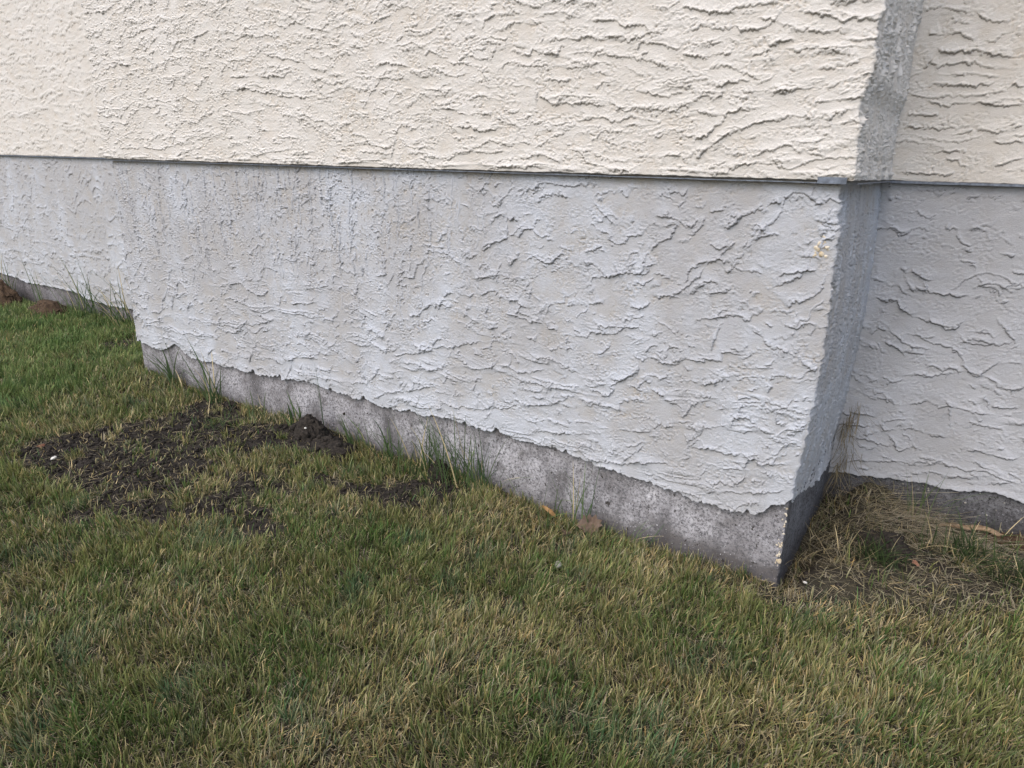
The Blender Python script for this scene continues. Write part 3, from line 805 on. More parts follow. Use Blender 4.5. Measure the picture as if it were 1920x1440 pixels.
def found_plane(x0, x1, ztop, mat, seed, label, gl):
    xs = np.arange(x0, x1, .006 if x0 > -1 else .012); zz = rows(-.22, ztop, .005 if x0 > -1 else .010)
    X, Z = np.meshgrid(xs, zz)
    H = foundation_relief(X, Z, seed)
    V = np.stack([X, DEP + FO - H, Z], -1)
    hpart('foundation', V.reshape(-1, 3), grid_faces(len(zz), len(xs)), mat, {'stain': stain_band(Z, Z * 0 + ztop - .04, Z * 0 + gl, X, seed + 9, .8).ravel()}, label)
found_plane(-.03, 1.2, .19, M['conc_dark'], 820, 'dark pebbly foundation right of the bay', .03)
M['conc_mid'] = concrete_mat('grey_concrete', (.30, .29, .31), (.075, .07, .068), (.17, .16, .165))
found_plane(-8.4, -BW + .03, .17, M['conc_mid'], 840, 'grey foundation left of the bay', -.05)

# --- the parts of the walls above what the close view shows: plain coarse sheets
def slab(x0, x1, y0, y1, z0, z1, name, mat, bev=.0):
    V = np.array([(x, y, z) for z in (z0, z1) for y in (y0, y1) for x in (x0, x1)], float)
    Q = np.array([(0, 1, 5, 4), (1, 3, 7, 5), (3, 2, 6, 7), (2, 0, 4, 6), (4, 5, 7, 6), (2, 3, 1, 0)])
    o = hpart(name, V, Q, mat)
    o.data.polygons.foreach_set('use_smooth', [False] * 6)
    return o
slab(-8.4, -BW - UO - .003, DEP - UO - .001, DEP + .2, 2.6, 5.4, 'upper_wall', M['upper'])
slab(.024, 1.2, DEP - UO - .001, DEP + .2, 2.06, 5.4, 'upper_wall', M['upper'])
slab(1.2, 6.0, DEP - UO, DEP + .2, ZF, 5.4, 'upper_wall', M['upper'])
slab(1.2, 6.0, DEP + .001, DEP + .2, .14, ZF, 'lower_wall', M['lower_shade'])
slab(1.2, 6.0, DEP + FO, DEP + .2, -.2, .14, 'foundation', M['conc_dark'])
slab(-13, -8.4, DEP - UO, DEP + .2, ZF, 5.4, 'upper_wall', M['upper'])
slab(-13, -8.4, DEP + .001, DEP + .2, .13, ZF, 'lower_wall', M['lower'])
slab(-13, -8.4, DEP + FO, DEP + .2, -.3, .13, 'foundation', M['conc_mid'])
slab(-BW - UO, .022, -UO - .001, DEP + .15, 2.06, 5.4, 'upper_wall', M['upper'])
slab(-12.9, 5.9, DEP + .05, DEP + .19, -.2, 5.38, 'core_wall', M['lower'])
slab(-BW + .03, -.03, .03, DEP + .1, -.1, 2.06, 'core_wall', M['lower'])

# --- metal stop under the upper stucco
def flashing(pts, name, label, drop=.010, proud=.0015):
    """folded strip following the wall: a face and a return underneath"""
    bm = bmesh.new()
    prev = None
    for (x, y, nx, ny, z, hgt) in pts:
        prof = [(-.018, z + .0), (proud, z + .0), (proud, z + hgt), (proud - .0012, z + hgt)]
        vs_ = [bm.verts.new((x + nx * o - HO.x, y + ny * o - HO.y, zz_ - HO.z)) for o, zz_ in prof]
        if prev:
            for a in range(3): bm.faces.new((prev[a], vs_[a], vs_[a + 1], prev[a + 1]))
        prev = vs_
    me = bpy.data.meshes.new(name); bm.to_mesh(me); bm.free(); me.materials.append(M['metal'])
    o = link(bpy.data.objects.new(name, me), house)
    if label: o['label'] = label
    return o
r_ = random.Random(4)
flashing([(x, -UO, 0, -1, ZF - .0065 + .0008 * r_.random(), .002) for x in np.arange(-BW - .01, -.055, .04)] + [(-.055, -UO, 0, -1, ZF - .0065, .002)], 'flashing', 'thin metal stop under the bay stucco')
flashing([(x, -UO - .002, 0, -1, ZF - .0065, .015) for x in (-.055, -.03, -.012, .008)], 'flashing', 'bare blue grey metal showing at the bay corner')
flashing([(.03, y, 1, 0, ZF - .0065, .003) for y in (-.018, .2, .4, .64)][::1], 'flashing', None)
flashing([(x, DEP - UO, 0, -1, ZF - .0105, .007) for x in (.024, .3, .6, 1.0, 1.19)], 'flashing', 'bluish metal edge under the stucco right of the bay', proud=.003)
flashing([(x, DEP - UO, 0, -1, ZF - .0105, .006) for x in (-8.3, -6, -4.6, -BW - .03)], 'flashing', None)

# --- stones showing in the broken corner of the foundation
ico = {}
def ico_template(sub):
    if sub not in ico:
        bm = bmesh.new(); bmesh.ops.create_icosphere(bm, subdivisions=sub, radius=1)
        bm.verts.ensure_lookup_table()
        ico[sub] = (np.array([v.co[:] for v in bm.verts]), np.array([[v.index for v in f.verts] for f in bm.faces])); bm.free()
    return ico[sub]

def lumps(C, S, seed, sub=2, rough=.35):
    """many rounded irregular lumps as one vertex/face array. C centres (n,3), S sizes (n,3)"""
    r = np.random.default_rng(seed)
    T, Fc = ico_template(sub)
    n = len(C); k = len(T)
    ax = r.normal(size=(n, 3)); ax /= np.linalg.norm(ax, axis=1)[:, None]
    ph = r.uniform(0, 2 * np.pi, (n, 3)); fr = r.uniform(1.2, 3.2, (n, 3, 3)) * r.choice([-1, 1], (n, 3, 3))
    V = np.tile(T[None], (n, 1, 1))
    dsp = np.zeros((n, k))
    for j in range(3):
        dsp += np.sin(np.einsum('nkc,nc->nk', V, fr[:, j]) + ph[:, j][:, None]) / 3
    V = V * (1 + rough * dsp + rough * .25 * r.normal(size=(n, k)))[:, :, None] * S[:, None, :]
    th = r.uniform(0, 2 * np.pi, n); c_, s_ = np.cos(th), np.sin(th)
    x = V[..., 0] * c_[:, None] - V[..., 1] * s_[:, None]; y = V[..., 0] * s_[:, None] + V[..., 1] * c_[:, None]
    V = np.stack([x, y, V[..., 2]], -1) + C[:, None, :]
    Fa = (Fc[None] + (np.arange(n) * k)[:, None, None]).reshape(-1, 3)
    return V.reshape(-1, 3), Fa

r1 = np.random.default_rng(77)
zs = np.concatenate([r1.uniform(.045, .225, 40), [.052, .058, .20, .215]])
C = np.stack([-.016 - np.abs(r1.normal(0, .007, len(zs))) , np.full(len(zs), FO + .0025), zs], -1)
S = np.stack([r1.uniform(.0018, .0052, len(zs)) for _ in range(3)], -1) * np.array([1, .5, 1]); S[-4:-2] *= 1.7
V, Q = lumps(C, S, 78, 2)
hpart('aggregate', V, Q, M['peb_y'], None, 'cream stones exposed along the broken foundation corner')
C = np.stack([r1.uniform(-.045, -.012, 14), np.full(14, .004), r1.uniform(.90, .955, 14)], -1)
V, Q = lumps(C, np.stack([r1.uniform(.004, .009, 14)] * 3, -1), 79, 2)
hpart('aggregate', V, Q, M['peb_y'], None, 'cream stones showing in the chipped render corner')
n = 60
C = np.stack([r1.uniform(.2, 1.2, n), np.full(n, DEP + FO), r1.uniform(.0, .13, n)], -1)
V, Q = lumps(C, np.stack([r1.uniform(.0015, .004, n)] * 3, -1), 80, 1)
hpart('aggregate', V, Q, M['peb_g'], None, 'small pebbles in the dark foundation')

# ------------------------------------------------------------------ ground
SOIL = [
 [(-2.551, -0.896), (-2.667, -0.748), (-2.636, -0.584), (-2.553, -0.408), (-2.563, -0.21), (-2.345, -0.172), (-2.075, -0.10), (-1.981, -0.02), (-1.751, -0.01), (-1.62, -0.069), (-1.716, -0.236), (-1.84, -0.358), (-1.868, -0.495), (-1.823, -0.648), (-1.918, -0.742), (-1.946, -0.834), (-2.222, -0.838), (-2.334, -0.839)],
 [(-2.037, -0.924), (-1.984, -0.815), (-1.779, -0.713), (-1.645, -0.567), (-1.467, -0.554), (-1.336, -0.628), (-1.355, -0.681), (-1.518, -0.657), (-1.634, -0.783), (-1.805, -0.907), (-1.931, -0.957)],
 [(-2.595, -0.19), (-2.528, -0.048), (-2.401, -0.02), (-2.245, -0.097), (-2.37, -0.231)],
 [(-1.48, -0.292), (-1.328, -0.234), (-1.221, -0.103), (-1.07, -0.018), (-1.013, -0.153), (-1.103, -0.266), (-1.272, -0.342), (-1.402, -0.34)],
 [(-4.081, 0.257), (-4.025, 0.442), (-3.736, 0.286), (-3.755, 0.119)],
 [(-1.80, -.55), (-1.76, -.45), (-1.60, -.40), (-1.52, -.46), (-1.62, -.56)],
]
STRAW = [(-2.071, -0.404), (-1.777, -0.186), (-1.633, -0.205), (-1.765, -0.391), (-1.868, -0.495)]

def poly_sd(x, y, poly):
    """signed distance, positive inside"""
    P = np.array(poly); best = np.full(x.shape, 9.0); inside = np.zeros(x.shape, bool)
    n = len(P)
    for i in range(n):
        a = P[i]; b = P[(i + 1) % n]; e = b - a
        t = np.clip(((x - a[0]) * e[0] + (y - a[1]) * e[1]) / (e @ e), 0, 1)
        best = np.minimum(best, np.hypot(x - a[0] - t * e[0], y - a[1] - t * e[1]))
        cnd = ((a[1] > y) != (b[1] > y)) & (x < (b[0] - a[0]) * (y - a[1]) / (b[1] - a[1] + 1e-12) + a[0])
        inside ^= cnd
    return np.where(inside, best, -best)

def soil_mask(x, y):
    d = np.full(x.shape, -9.0)
    for p in SOIL: d = np.maximum(d, poly_sd(x, y, p))
    d = d + .07 * fbm(x / .13, y / .13, 901, 3) + .004
    m_ = smooth(-.05, .06, d)
    st = smooth(-.02, .04, poly_sd(x, y, STRAW) + .06 * fbm(x / .1, y / .1, 905, 2))
    m_ = m_ * (1 - .85 * st)
    m_ = m_ * (1 - .75 * smooth(.12, .34, fbm(x / .085, y / .085, 909, 2)))
    # scattered thin spots below the patch
    thin = smooth(.25, .5, fbm(x / .12, y / .12, 907, 3)) * smooth(-.95, -.7, y) * smooth(-2.2, -1.6, x) * smooth(-.9, -1.2, x) * .8
    return np.clip(np.maximum(m_, thin), 0, 1)

def dry_mask(x, y):
    """worn dry ground to the right of the bay corner"""
    d = np.minimum(x + .06 + .06 * pn(y / .2, x * 0, 911), (y + .15 - .50 * np.clip(x, 0, 1)) )
    return smooth(-.03, .10, d + .06 * fbm(x / .15, y / .15, 912, 2))

def far_green(x, y):
    return smooth(-3.0, -3.7, x + .45 * (y - .2)) 

def ground_z(x, y):
    base = np.interp(x, [-9, -6.6, -5.5, -4.5, -3.4, -3.1, -2.6, -1.8, -1.5, -1.0, -.6, -.4, 0, .1, 2], [-.11, -.105, -.05, -.035, .02, .035, .015, .028, 0, .008, -.032, -.028, -.01, 0, 0])
    near = np.exp(-np.clip(-y, 0, 9) / .30)
    z = base * near
    z = z + .010 * fbm(x / .35, y / .35, 921, 2) + .004 * fbm(x / .07, y / .07, 923, 2)
    rt = smooth(.02, .12, x)
    z = z + rt * (.040 * smooth(-.05, .15, y) * (1 - .9 * smooth(.15, .35, x) * smooth(.30, .60, y)) + .035 * smooth(.35, .62, y) * (1 - smooth(.10, .30, x)) + .012 * fbm(x / .1, y / .1, 925, 2))
    z = z - .05 * np.exp(-((x - .012) / .03) ** 2) * smooth(-.06, .03, y) * smooth(.5, .2, y)      # soil shrunk away from the side of the bay
    s = soil_mask(x, y)
    z = z + s * (.010 + .012 * fbm(x / .06, y / .06, 927, 3))
    z = z + .018 * np.exp(-(((x - .60) / .12) ** 2 + ((y - .60) / .07) ** 2))
    return z

def gz(x, y):
    return float(ground_z(np.array([float(x)]), np.array([float(y)]))[0])

xs = np.concatenate([np.arange(-7.6, -3.4, .02), np.arange(-3.4, 1.4, .009)])
ys = np.arange(-2.3, DEP + .03, .009)
X, Y = np.meshgrid(xs, ys)
Zg = ground_z(X, Y)
sm = np.maximum(soil_mask(X, Y), .75 * dry_mask(X, Y) * smooth(-.1, .3, fbm(X / .12, Y / .12, 931, 3)))
edge = np.minimum(np.minimum(X - xs[0], xs[-1] - X), Y - ys[0])
V = np.stack([X, Y, Zg], -1)
# one sheet: the outer rim is stretched to the horizon
g_in = raw_mesh('ground', V.reshape(-1, 3), grid_faces(len(ys), len(xs)), M['ground'], None, {'soil': sm.ravel()})
tag(g_in, 'lawn soil and thatch at the foot of the house', kind='structure')
# the wider lawn around it
xo = np.array([-60, -30, -15, -9, -7.55, -5, -3, -1, 1.35, 3, 6, 12, 30, 60.0]); yo = np.array([-60, -30, -15, -8, -4, -2.28, -1, .6, 5, 20, 60.0])
Xo, Yo = np.meshgrid(xo, yo)
Zo = np.where((Xo > -7.6) & (Xo < 1.4) & (Yo > -2.3) & (Yo < .7), -.30, -.012)
Zo = np.where((np.abs(Xo - xs[0]) < .1) | (np.abs(Xo - 1.35) < .06) | (np.abs(Yo + 2.28) < .03), -.05, Zo)
go = raw_mesh('lawn_ground', np.stack([Xo, Yo, Zo], -1).reshape(-1, 3), grid_faces(len(yo), len(xo)), M['ground'], None, {'soil': np.zeros(Xo.size)})
tag(go, 'wider lawn ground beyond the frame', kind='structure')

# ------------------------------------------------------------------ blades
def lerp(a, b, t): return a * (1 - t) + b * t

def blade_arrays(bx, by, bz, az, L, w, th0, k, cb, ct, nseg=3, twist=None, tipw=.25, curl=None):
    """vectorised ribbons; returns V, Q, colours. th0 = lean from vertical at the root, k = extra lean over the length"""
    n = len(bx)
    if twist is None: twist = rng.uniform(-1.2, 1.2, n)
    px, py, pz = bx.copy(), by.copy(), bz.copy()
    Vs, Cs = [], []
    a = az.copy()
    for i in range(nseg + 1):
        t = i / nseg
        wi = w * (1 - (1 - tipw) * t ** 2.2) * .5
        if i == 0: wi = w * .38
        sx, sy = -np.sin(a + twist), np.cos(a + twist)
        Vs.append(np.stack([px - sx * wi, py - sy * wi, pz], -1)); Vs.append(np.stack([px + sx * wi, py + sy * wi, pz + w * .1], -1))
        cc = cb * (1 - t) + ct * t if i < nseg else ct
        Cs.append(cc); Cs.append(cc)
        th = th0 + k * (t + .5 / nseg)
        st_ = L / nseg
        px = px + np.sin(th) * np.cos(a) * st_; py = py + np.sin(th) * np.sin(a) * st_; pz = pz + np.cos(th) * st_
        if curl is not None: a = a + curl / nseg
    V = np.stack(Vs, 1); Cc = np.stack(Cs, 1)
    q = []
    for i in range(nseg): q.append([2 * i, 2 * i + 1, 2 * i + 3, 2 * i + 2])
    Q = (np.array(q)[None] + (np.arange(n) * (2 * nseg + 2))[:, None, None]).reshape(-1, 4)
    return V.reshape(-1, 3), Q, Cc.reshape(-1, 3)

def in_view(x, y, z=0.0, mx=.22, my=.16):
    d = np.stack([x - CAM[0], y - CAM[1], np.full_like(x, z) - CAM[2]], -1)
    zc = d @ np.array(F_[:]); xc = d @ np.array(R_[:]); yc = d @ np.array(U_[:])
    u = xc / zc * 1313.7 / 960; v = yc / zc * 1313.7 / 720
    return (zc > .2) & (np.abs(u) < 1 + mx * 2) & (v > -1 - my * 2) & (v < 1.2)

GREEN = np.array([.075, .140, .035]); BLUEG = np.array([.075, .140, .065]); OLIVE = np.array([.170, .190, .062])
STRAWC = np.array([.66, .55, .32]); GOLD = np.array([.52, .36, .14]); GREYS = np.array([.42, .38, .29]); LIME = np.array([.125, .20, .065])

def sample_lawn(n_target):
    XS, YS = [], []
    got = 0
    while got < n_target:
        x = rng.uniform(-7.4, 1.3, 400000); y = rng.uniform(-2.25, DEP - .004, 400000)
        dist = np.sqrt((x - CAM[0]) ** 2 + (y - CAM[1]) ** 2 + 1.2)
        keep = rng.random(len(x)) < np.clip((1.75 / dist) ** 1.1, .1, 1)
        keep &= in_view(x, y)
        keep &= ~((x > -BW + .012) & (x < -.010) & (y > FO - .003))
        x, y = x[keep], y[keep]
        XS.append(x); YS.append(y); got += len(x)
    return np.concatenate(XS)[:n_target], np.concatenate(YS)[:n_target]

# tussocks: most blades rise from small clumps that share a lean, a height and a colour
cx_, cy_ = sample_lawn(27000)
nb_ = rng.integers(5, 15, len(cx_))
ci = np.repeat(np.arange(len(cx_)), nb_)
ox = rng.normal(0, .0062, len(ci)); oy = rng.normal(0, .0062, len(ci))
x = cx_[ci] + ox; y = cy_[ci] + oy
c_lean = rng.uniform(0, 2 * np.pi, len(cx_))[ci]; c_len = rng.normal(1, .20, len(cx_))[ci]; c_col = rng.normal(0, 1, len(cx_))[ci]; c_dead = rng.normal(0, 1, len(cx_))[ci]
rad = np.arctan2(oy, ox)
xs1, ys1 = sample_lawn(70000); k1_ = len(xs1)
x = np.concatenate([x, xs1]); y = np.concatenate([y, ys1])
c_lean = np.concatenate([c_lean, rng.uniform(0, 2 * np.pi, k1_)]); c_len = np.concatenate([c_len, rng.normal(.85, .2, k1_)])
c_col = np.concatenate([c_col, rng.normal(0, 1, k1_)]); c_dead = np.concatenate([c_dead, rng.normal(0, 1, k1_)]); rad = np.concatenate([rad, rng.uniform(-np.pi, np.pi, k1_)])
ok = ~((x > -BW + .012) & (x < -.010) & (y > FO - .003)) & (y < DEP - .004)
x, y, c_lean, c_len, c_col, c_dead, rad = [a[ok] for a in (x, y, c_lean, c_len, c_col, c_dead, rad)]
s = soil_mask(x, y); dm = dry_mask(x, y); fg = far_green(x, y)
tuftn = fbm(x / .045, y / .045, 941, 2)
clump = fbm(x / .16, y / .16, 943, 2)
dens = 1.0 * (1 - .92 * smooth(.05, .55, s)) * (1 - .94 * dm * (1 - .5 * smooth(.15, .45, clump)))
keep = rng.random(len(x)) < dens
x, y, s, dm, fg, tuftn, clump, c_lean, c_len, c_col, c_dead, rad = [a[keep] for a in (x, y, s, dm, fg, tuftn, clump, c_lean, c_len, c_col, c_dead, rad)]
n = len(x)
dist = np.sqrt((x - CAM[0]) ** 2 + (y - CAM[1]) ** 2 + 1.2)
# leaning direction follows slowly turning swirls, with scatter
flow = 3.4 * fbm(x / .40, y / .40, 951, 2) + 1.2 * fbm(x / .09, y / .09, 953, 1) - .2
vx = np.cos(flow) * .7 + np.cos(c_lean) * .8 + np.cos(rad) * .9 + rng.normal(0, .45, n); vy = np.sin(flow) * .7 + np.sin(c_lean) * .8 + np.sin(rad) * .9 + rng.normal(0, .45, n)
az = np.arctan2(vy, vx); lean_k = np.clip(np.hypot(vx, vy) / 1.5, .2, 1.8)
rnd = rng.random(n)
dryp = .42 + .50 * fbm(x / .40, y / .40, 955, 2) + .30 * dm + .25 * smooth(.05, .5, s) - .28 * fg
dryp += .22 * smooth(.25, 0, -y) * smooth(-3.3, -2.9, x) * (1 - fg)
dead = rng.random(n) < np.clip(dryp * .55 + .22 * c_dead, .03, .9)
L = (1 - .35 * s) * (.028 + .022 * rng.random(n) + .010 * smooth(0, .5, clump)) * np.clip(c_len, .5, 1.5) * (1 + .35 * fg) * (1 - .25 * dead)
w = .0026 * (.55 + .8 * rng.random(n)) * (1 + .28 * np.clip(dist - 1.8, 0, 4))
th0 = np.abs(rng.normal(.36, .20, n)) * lean_k * (.6 + .9 * smooth(-.3, .4, clump)) + .40 * dead * rng.random(n)
kk = rng.uniform(-.1, .65, n)
th0 = np.where(rng.random(n) < .05 + .45 * dm, rng.uniform(1.1, 1.5, n), th0)     # flattened blades
mixg = np.clip(.5 + 1.3 * fbm(x / .22, y / .22, 957, 2) + rng.normal(0, .18, n) + .30 * c_col, 0, 1)[:, None]
colg = lerp(GREEN, OLIVE, mixg)
bl = np.clip(smooth(.12, .45, fbm(x / .17, y / .17, 959, 2)) * .9, 0, 1)[:, None] * (rng.random(n)[:, None] < .8)
colg = lerp(colg, BLUEG, bl)
colg = lerp(colg, LIME, (fg * (.45 + .3 * rng.random(n)))[:, None])
v_ = (.55 + .74 * rng.random(n))[:, None]
ct_dry = lerp(STRAWC, GOLD, (rng.random(n) ** 2)[:, None])
ct_dry = lerp(ct_dry, GREYS, (rng.random(n)[:, None] < (.25 + .5 * dm[:, None])) * .8)
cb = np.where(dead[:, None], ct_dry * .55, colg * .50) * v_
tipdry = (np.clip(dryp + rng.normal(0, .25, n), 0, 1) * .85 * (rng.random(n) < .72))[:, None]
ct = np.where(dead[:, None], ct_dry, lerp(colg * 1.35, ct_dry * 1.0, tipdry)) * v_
z = ground_z(x, y) - .004
# keep blades from running into the walls
atwall = (y > -.03) & (x < -.02) & (x > -BW)
az = np.where(atwall, -np.pi / 2 + rng.normal(0, .8, n), az)
az = np.where((y > DEP - .05), -np.pi / 2 + rng.normal(0, .8, n), az)
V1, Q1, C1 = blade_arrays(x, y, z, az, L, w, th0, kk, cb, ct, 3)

# flat dead thatch between the blades
x, y = sample_lawn(70000)
s = soil_mask(x, y); dm = dry_mask(x, y)
keep = rng.random(len(x)) < (.55 * (1 - .86 * s) + .12 * dm)
x, y, s, dm = x[keep], y[keep], s[keep], dm[keep]; n = len(x)
az = rng.uniform(0, 2 * np.pi, n)
L = rng.uniform(.015, .05, n) * (1 + .9 * dm * rng.random(n)); w = rng.uniform(.0009, .0018, n)
cc = lerp(STRAWC, GREYS, rng.random(n)[:, None]) * rng.uniform(.35, .95, n)[:, None]
V2, Q2, C2 = blade_arrays(x, y, ground_z(x, y) + rng.uniform(0, .012, n), az, L, w, rng.uniform(1.35, 1.62, n), rng.uniform(-.2, .25, n), cc, cc * 1.1, 3, curl=rng.normal(0, .6, n))
V = np.concatenate([V1, V2]); Q = np.concatenate([Q1, Q2 + len(V1)]); Cc = np.concatenate([C1, C2])
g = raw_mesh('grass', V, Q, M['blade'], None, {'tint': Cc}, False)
tag(g, 'short mown lawn of green and straw coloured blades', 'grass', kind='stuff')

# ------------------------------------------------------------------ loose soil crumbs (uncountable)
cx, cy = [], []
while sum(len(a) for a in cx) < 9000:
    x = rng.uniform(-2.8, -.9, 60000); y = rng.uniform(-1.05, .0, 60000)
    k = rng.random(60000) < soil_mask(x, y) ** 2 * (.25 + .75 * smooth(-.1, .3, fbm(x / .07, y / .07, 961, 2)))
    cx.append(x[k]); cy.append(y[k])
x = np.concatenate(cx)[:9000]; y = np.concatenate(cy)[:9000]
xs_ = rng.uniform(.02, .7, 1500); ys_ = rng.uniform(-.25, .62, 1500); k = sm.size and (rng.random(1500) < dry_mask(xs_, ys_) * .8)
x = np.concatenate([x, xs_[k], rng.uniform(-4.05, -3.76, 160)]); y = np.concatenate([y, ys_[k], rng.uniform(.16, .40, 160)])
sz = .0014 + .0085 * rng.random(len(x)) ** 5
S = np.stack([sz * rng.uniform(.8, 1.4, len(x)), sz * rng.uniform(.8, 1.3, len(x)), sz * rng.uniform(.6, 1.0, len(x))], -1)
V, Q = lumps(np.stack([x, y, ground_z(x, y) + sz * .3], -1), S, 71, 1, .5)
so = raw_mesh('soil_crumbs', V, Q, M['soil'], None, None, True)
tag(so, 'loose dark soil crumbs scattered over the bare patches', 'soil', kind='stuff')

# ------------------------------------------------------------------ heaps of soil
def heap(x, y, rx, ry, h, mat, name, label, cat, seed, group=None, sharp=1.0, nclod=60):
    Tn, Fc = ico_template(5)
    P = Tn.copy(); 
    n1 = fbm(P[:, 0] * 2.1 + seed, P[:, 1] * 2.1 + P[:, 2] * 1.7, seed, 4, .6)
    n2 = fbm(P[:, 0] * 7 + seed + P[:, 2] * 5, P[:, 1] * 7 - P[:, 2] * 4, seed + 3, 3, .6)
    r_ = 1 + .30 * n1 + .13 * n2
    rr = np.hypot(P[:, 0], P[:, 1])
    Vv = np.stack([P[:, 0] * r_ * rx, P[:, 1] * r_ * ry, np.maximum(P[:, 2], -.3) * r_ * h * (1 - .35 * rr ** 2)], -1)
    z0 = gz(x, y)
    rg = np.random.default_rng(seed)
    q = rg.integers(0, len(Vv), nclod * 3); q = q[Vv[q, 2] > 0][:nclod]
    sz = .0035 + .010 * rg.random(len(q)) ** 2
    V2, Q2 = lumps(Vv[q], np.stack([sz, sz, sz * .8], -1), seed + 9, 2, .5)
    o = raw_mesh(name, np.concatenate([Vv, V2]), np.concatenate([Fc, Q2 + len(Vv)]), mat)
    o.location = (x, y, z0 - .005)
    tag(o, label, cat, group)
    return o
G = 'heaps of dug soil along the wall'
heap(-1.83, -.080, .085, .06, .085, M['soil'], 'soil_heap', 'tall dark soil heap pushed up against the foundation', 'soil heap', 31, G)
heap(-1.69, -.10, .12, .08, .050, M['soil'], 'soil_heap', 'low rounded dark soil heap right beside the tall one', 'soil heap', 35, G)
heap(-1.185, -.045, .050, .042, .060, M['soil'], 'soil_heap', 'small round dark soil heap under the densest grass tufts at the wall', 'soil heap', 39, G)
heap(-2.27, -.735, .050, .04, .026, M['soil'], 'soil_clod', 'smooth dark clod lying in the middle of the bare soil patch', 'clod', 43, None, nclod=20)
heap(-5.33, .50, .20, .12, .11, M['soil_brown'], 'peat_heap', 'reddish brown earth heap beside the far left wall', 'soil heap', 47)
heap(-6.15, .52, .24, .12, .20, M['soil_brown'], 'peat_heap', 'taller brown earth heap cut off by the left frame edge', 'soil heap', 51)
heap(.62, .61, .18, .05, .035, M['soil_brown'], 'peat_heap', 'flat brown bark debris heap against the dark foundation on the right', 'debris heap', 55)
heap(.21, .30, .085, .075, .05, M['soil'], 'soil_heap', 'crumbly grey soil hump in the dry grass right of the bay corner', 'soil heap', 59)

# ------------------------------------------------------------------ tufts by the wall: each a thing
TINT_A, TINT_B = np.array([.055, .100, .042]), np.array([.12, .17, .065])
def tuft(x, y, h, nb, label, spread=.03, wid=.0035, lean=.25, az0=None, dry=.1, seed=1, group='green tufts growing along the foundation', kcurve=.7, azs=None, name='grass_tuft', cat='grass tuft', zoff=0, tint=None, shade=1.0):
    r = np.random.default_rng(seed)
    z0 = gz(x, y) - .004 + zoff
    bx = r.normal(0, spread * .5, nb); by = r.normal(0, spread * .35, nb)
    by = np.minimum(by, max(0.0, (-.006 if x > -BW and x < 0 else DEP - .02) - y))
    L = h * np.clip(r.normal(.78, .22, nb), .3, 1.15); L[0] = h * 1.1
    az = r.uniform(0, 2 * np.pi, nb) if azs is None else np.array(list(azs) + list(r.uniform(0, 6.28, nb)))[:nb]
    # lean away from the wall when too close to it
    toward = np.sin(az) > .25
    az = np.where(toward & (r.random(nb) < .85), -az, az)
    if az0 is not None: az = az0 + r.normal(0, .5, nb)
    th0 = np.abs(r.normal(lean, lean * .6, nb)); k = r.uniform(.15, 1.5, nb) * kcurve
    dr = (r.random(nb) < dry)[:, None]
    cb = np.where(dr, STRAWC * .7, lerp(TINT_A, TINT_B, r.random(nb)[:, None]) * shade); ct = np.where(dr, STRAWC, cb * 1.15 if tint is None else tint)
    Vv, Qq, Cq = blade_arrays(bx, by, np.zeros(nb), az, L, .82 * wid * r.uniform(.6, 1.15, nb), th0, k, cb, ct, 9, twist=r.uniform(-.7, .7, nb), tipw=.06)
    o = raw_mesh(name, Vv, Qq, M['blade'], None, {'tint': Cq}, True)
    o.location = (x, y, z0)
    tag(o, label, cat, group)
    return o
tuft(-2.86, -.035, 0.29, 15, 'leftmost tuft on the bay, a few broad leaning blades at the pale foundation', .05, 0.0112, .22, seed=3, azs=[3.3, 3.9, 0, 5, 4.2])
tuft(-2.51, -.04, 0.32, 26, 'tall fan shaped tuft with long blades near the left end of the bay', .05, 0.0090, .30, seed=5)
tuft(-2.25, -.03, 0.14, 19, 'short sparse tuft between the fan shaped tuft and the broad bright blade', .10, 0.0048, .25, seed=6)
tuft(-1.95, -.03, 0.16, 13, 'stubby tuft of upright broad blades just left of the tall soil heap', .05, 0.0128, .10, seed=7)
tuft(-1.80, -.028, 0.29, 3, 'single straight stalk rising behind the tall soil heap', .003, 0.0053, .05, seed=8, kcurve=.15)
tuft(-1.63, -.03, 0.20, 28, 'thin tuft directly right of the low rounded soil heap', .05, 0.0060, .18, seed=9)
tuft(-1.42, -.035, 0.25, 28, 'loose tuft with crossing blades between soil heap and dense clump', .08, 0.0063, .38, seed=10)
tuft(-1.24, -.035, 0.28, 62, 'dense tall green clump left of the small round soil heap', .12, 0.0060, .24, seed=12)
tuft(-1.08, -.035, 0.30, 62, 'tallest dense green clump right of the small round soil heap', .12, 0.0060, .26, seed=13)
tuft(-.99, -.035, 0.16, 30, 'low spiky tuft at the right end of the dense clumps', .08, 0.0051, .35, seed=14)
tuft(-.74, -.04, 0.20, 15, 'arching thin tuft behind the curled tan leaf', .07, 0.0048, .45, seed=15)
tuft(-.625, -.03, 0.26, 17, 'upright tuft with long fine blades beside the big brown leaf', .05, 0.0054, .14, seed=16, kcurve=.4)
tuft(-.66, -.09, 0.10, 64, 'low dark green mat of blades around the brown leaves', .14, 0.0045, .5, seed=17)
tuft(-.43, -.035, 0.13, 22, 'short leaning tuft right of the big brown leaf', .07, 0.0048, .5, seed=18, az0=.2)
tuft(-.27, -.03, .07, 12, 'low straggly tuft where the soil darkens the foundation', .16, .0026, .4, seed=19, dry=.4)
GL = 'weeds along the far left wall'
tuft(-6.25, DEP - .05, 0.46, 15, 'leftmost weed on the far wall behind the brown heaps', .10, 0.0090, .12, seed=21, group=GL)
tuft(-5.72, DEP - .05, 0.41, 9, 'thin upright weed between the brown heaps and the bent one', .05, 0.0075, .08, seed=22, group=GL, kcurve=.2)
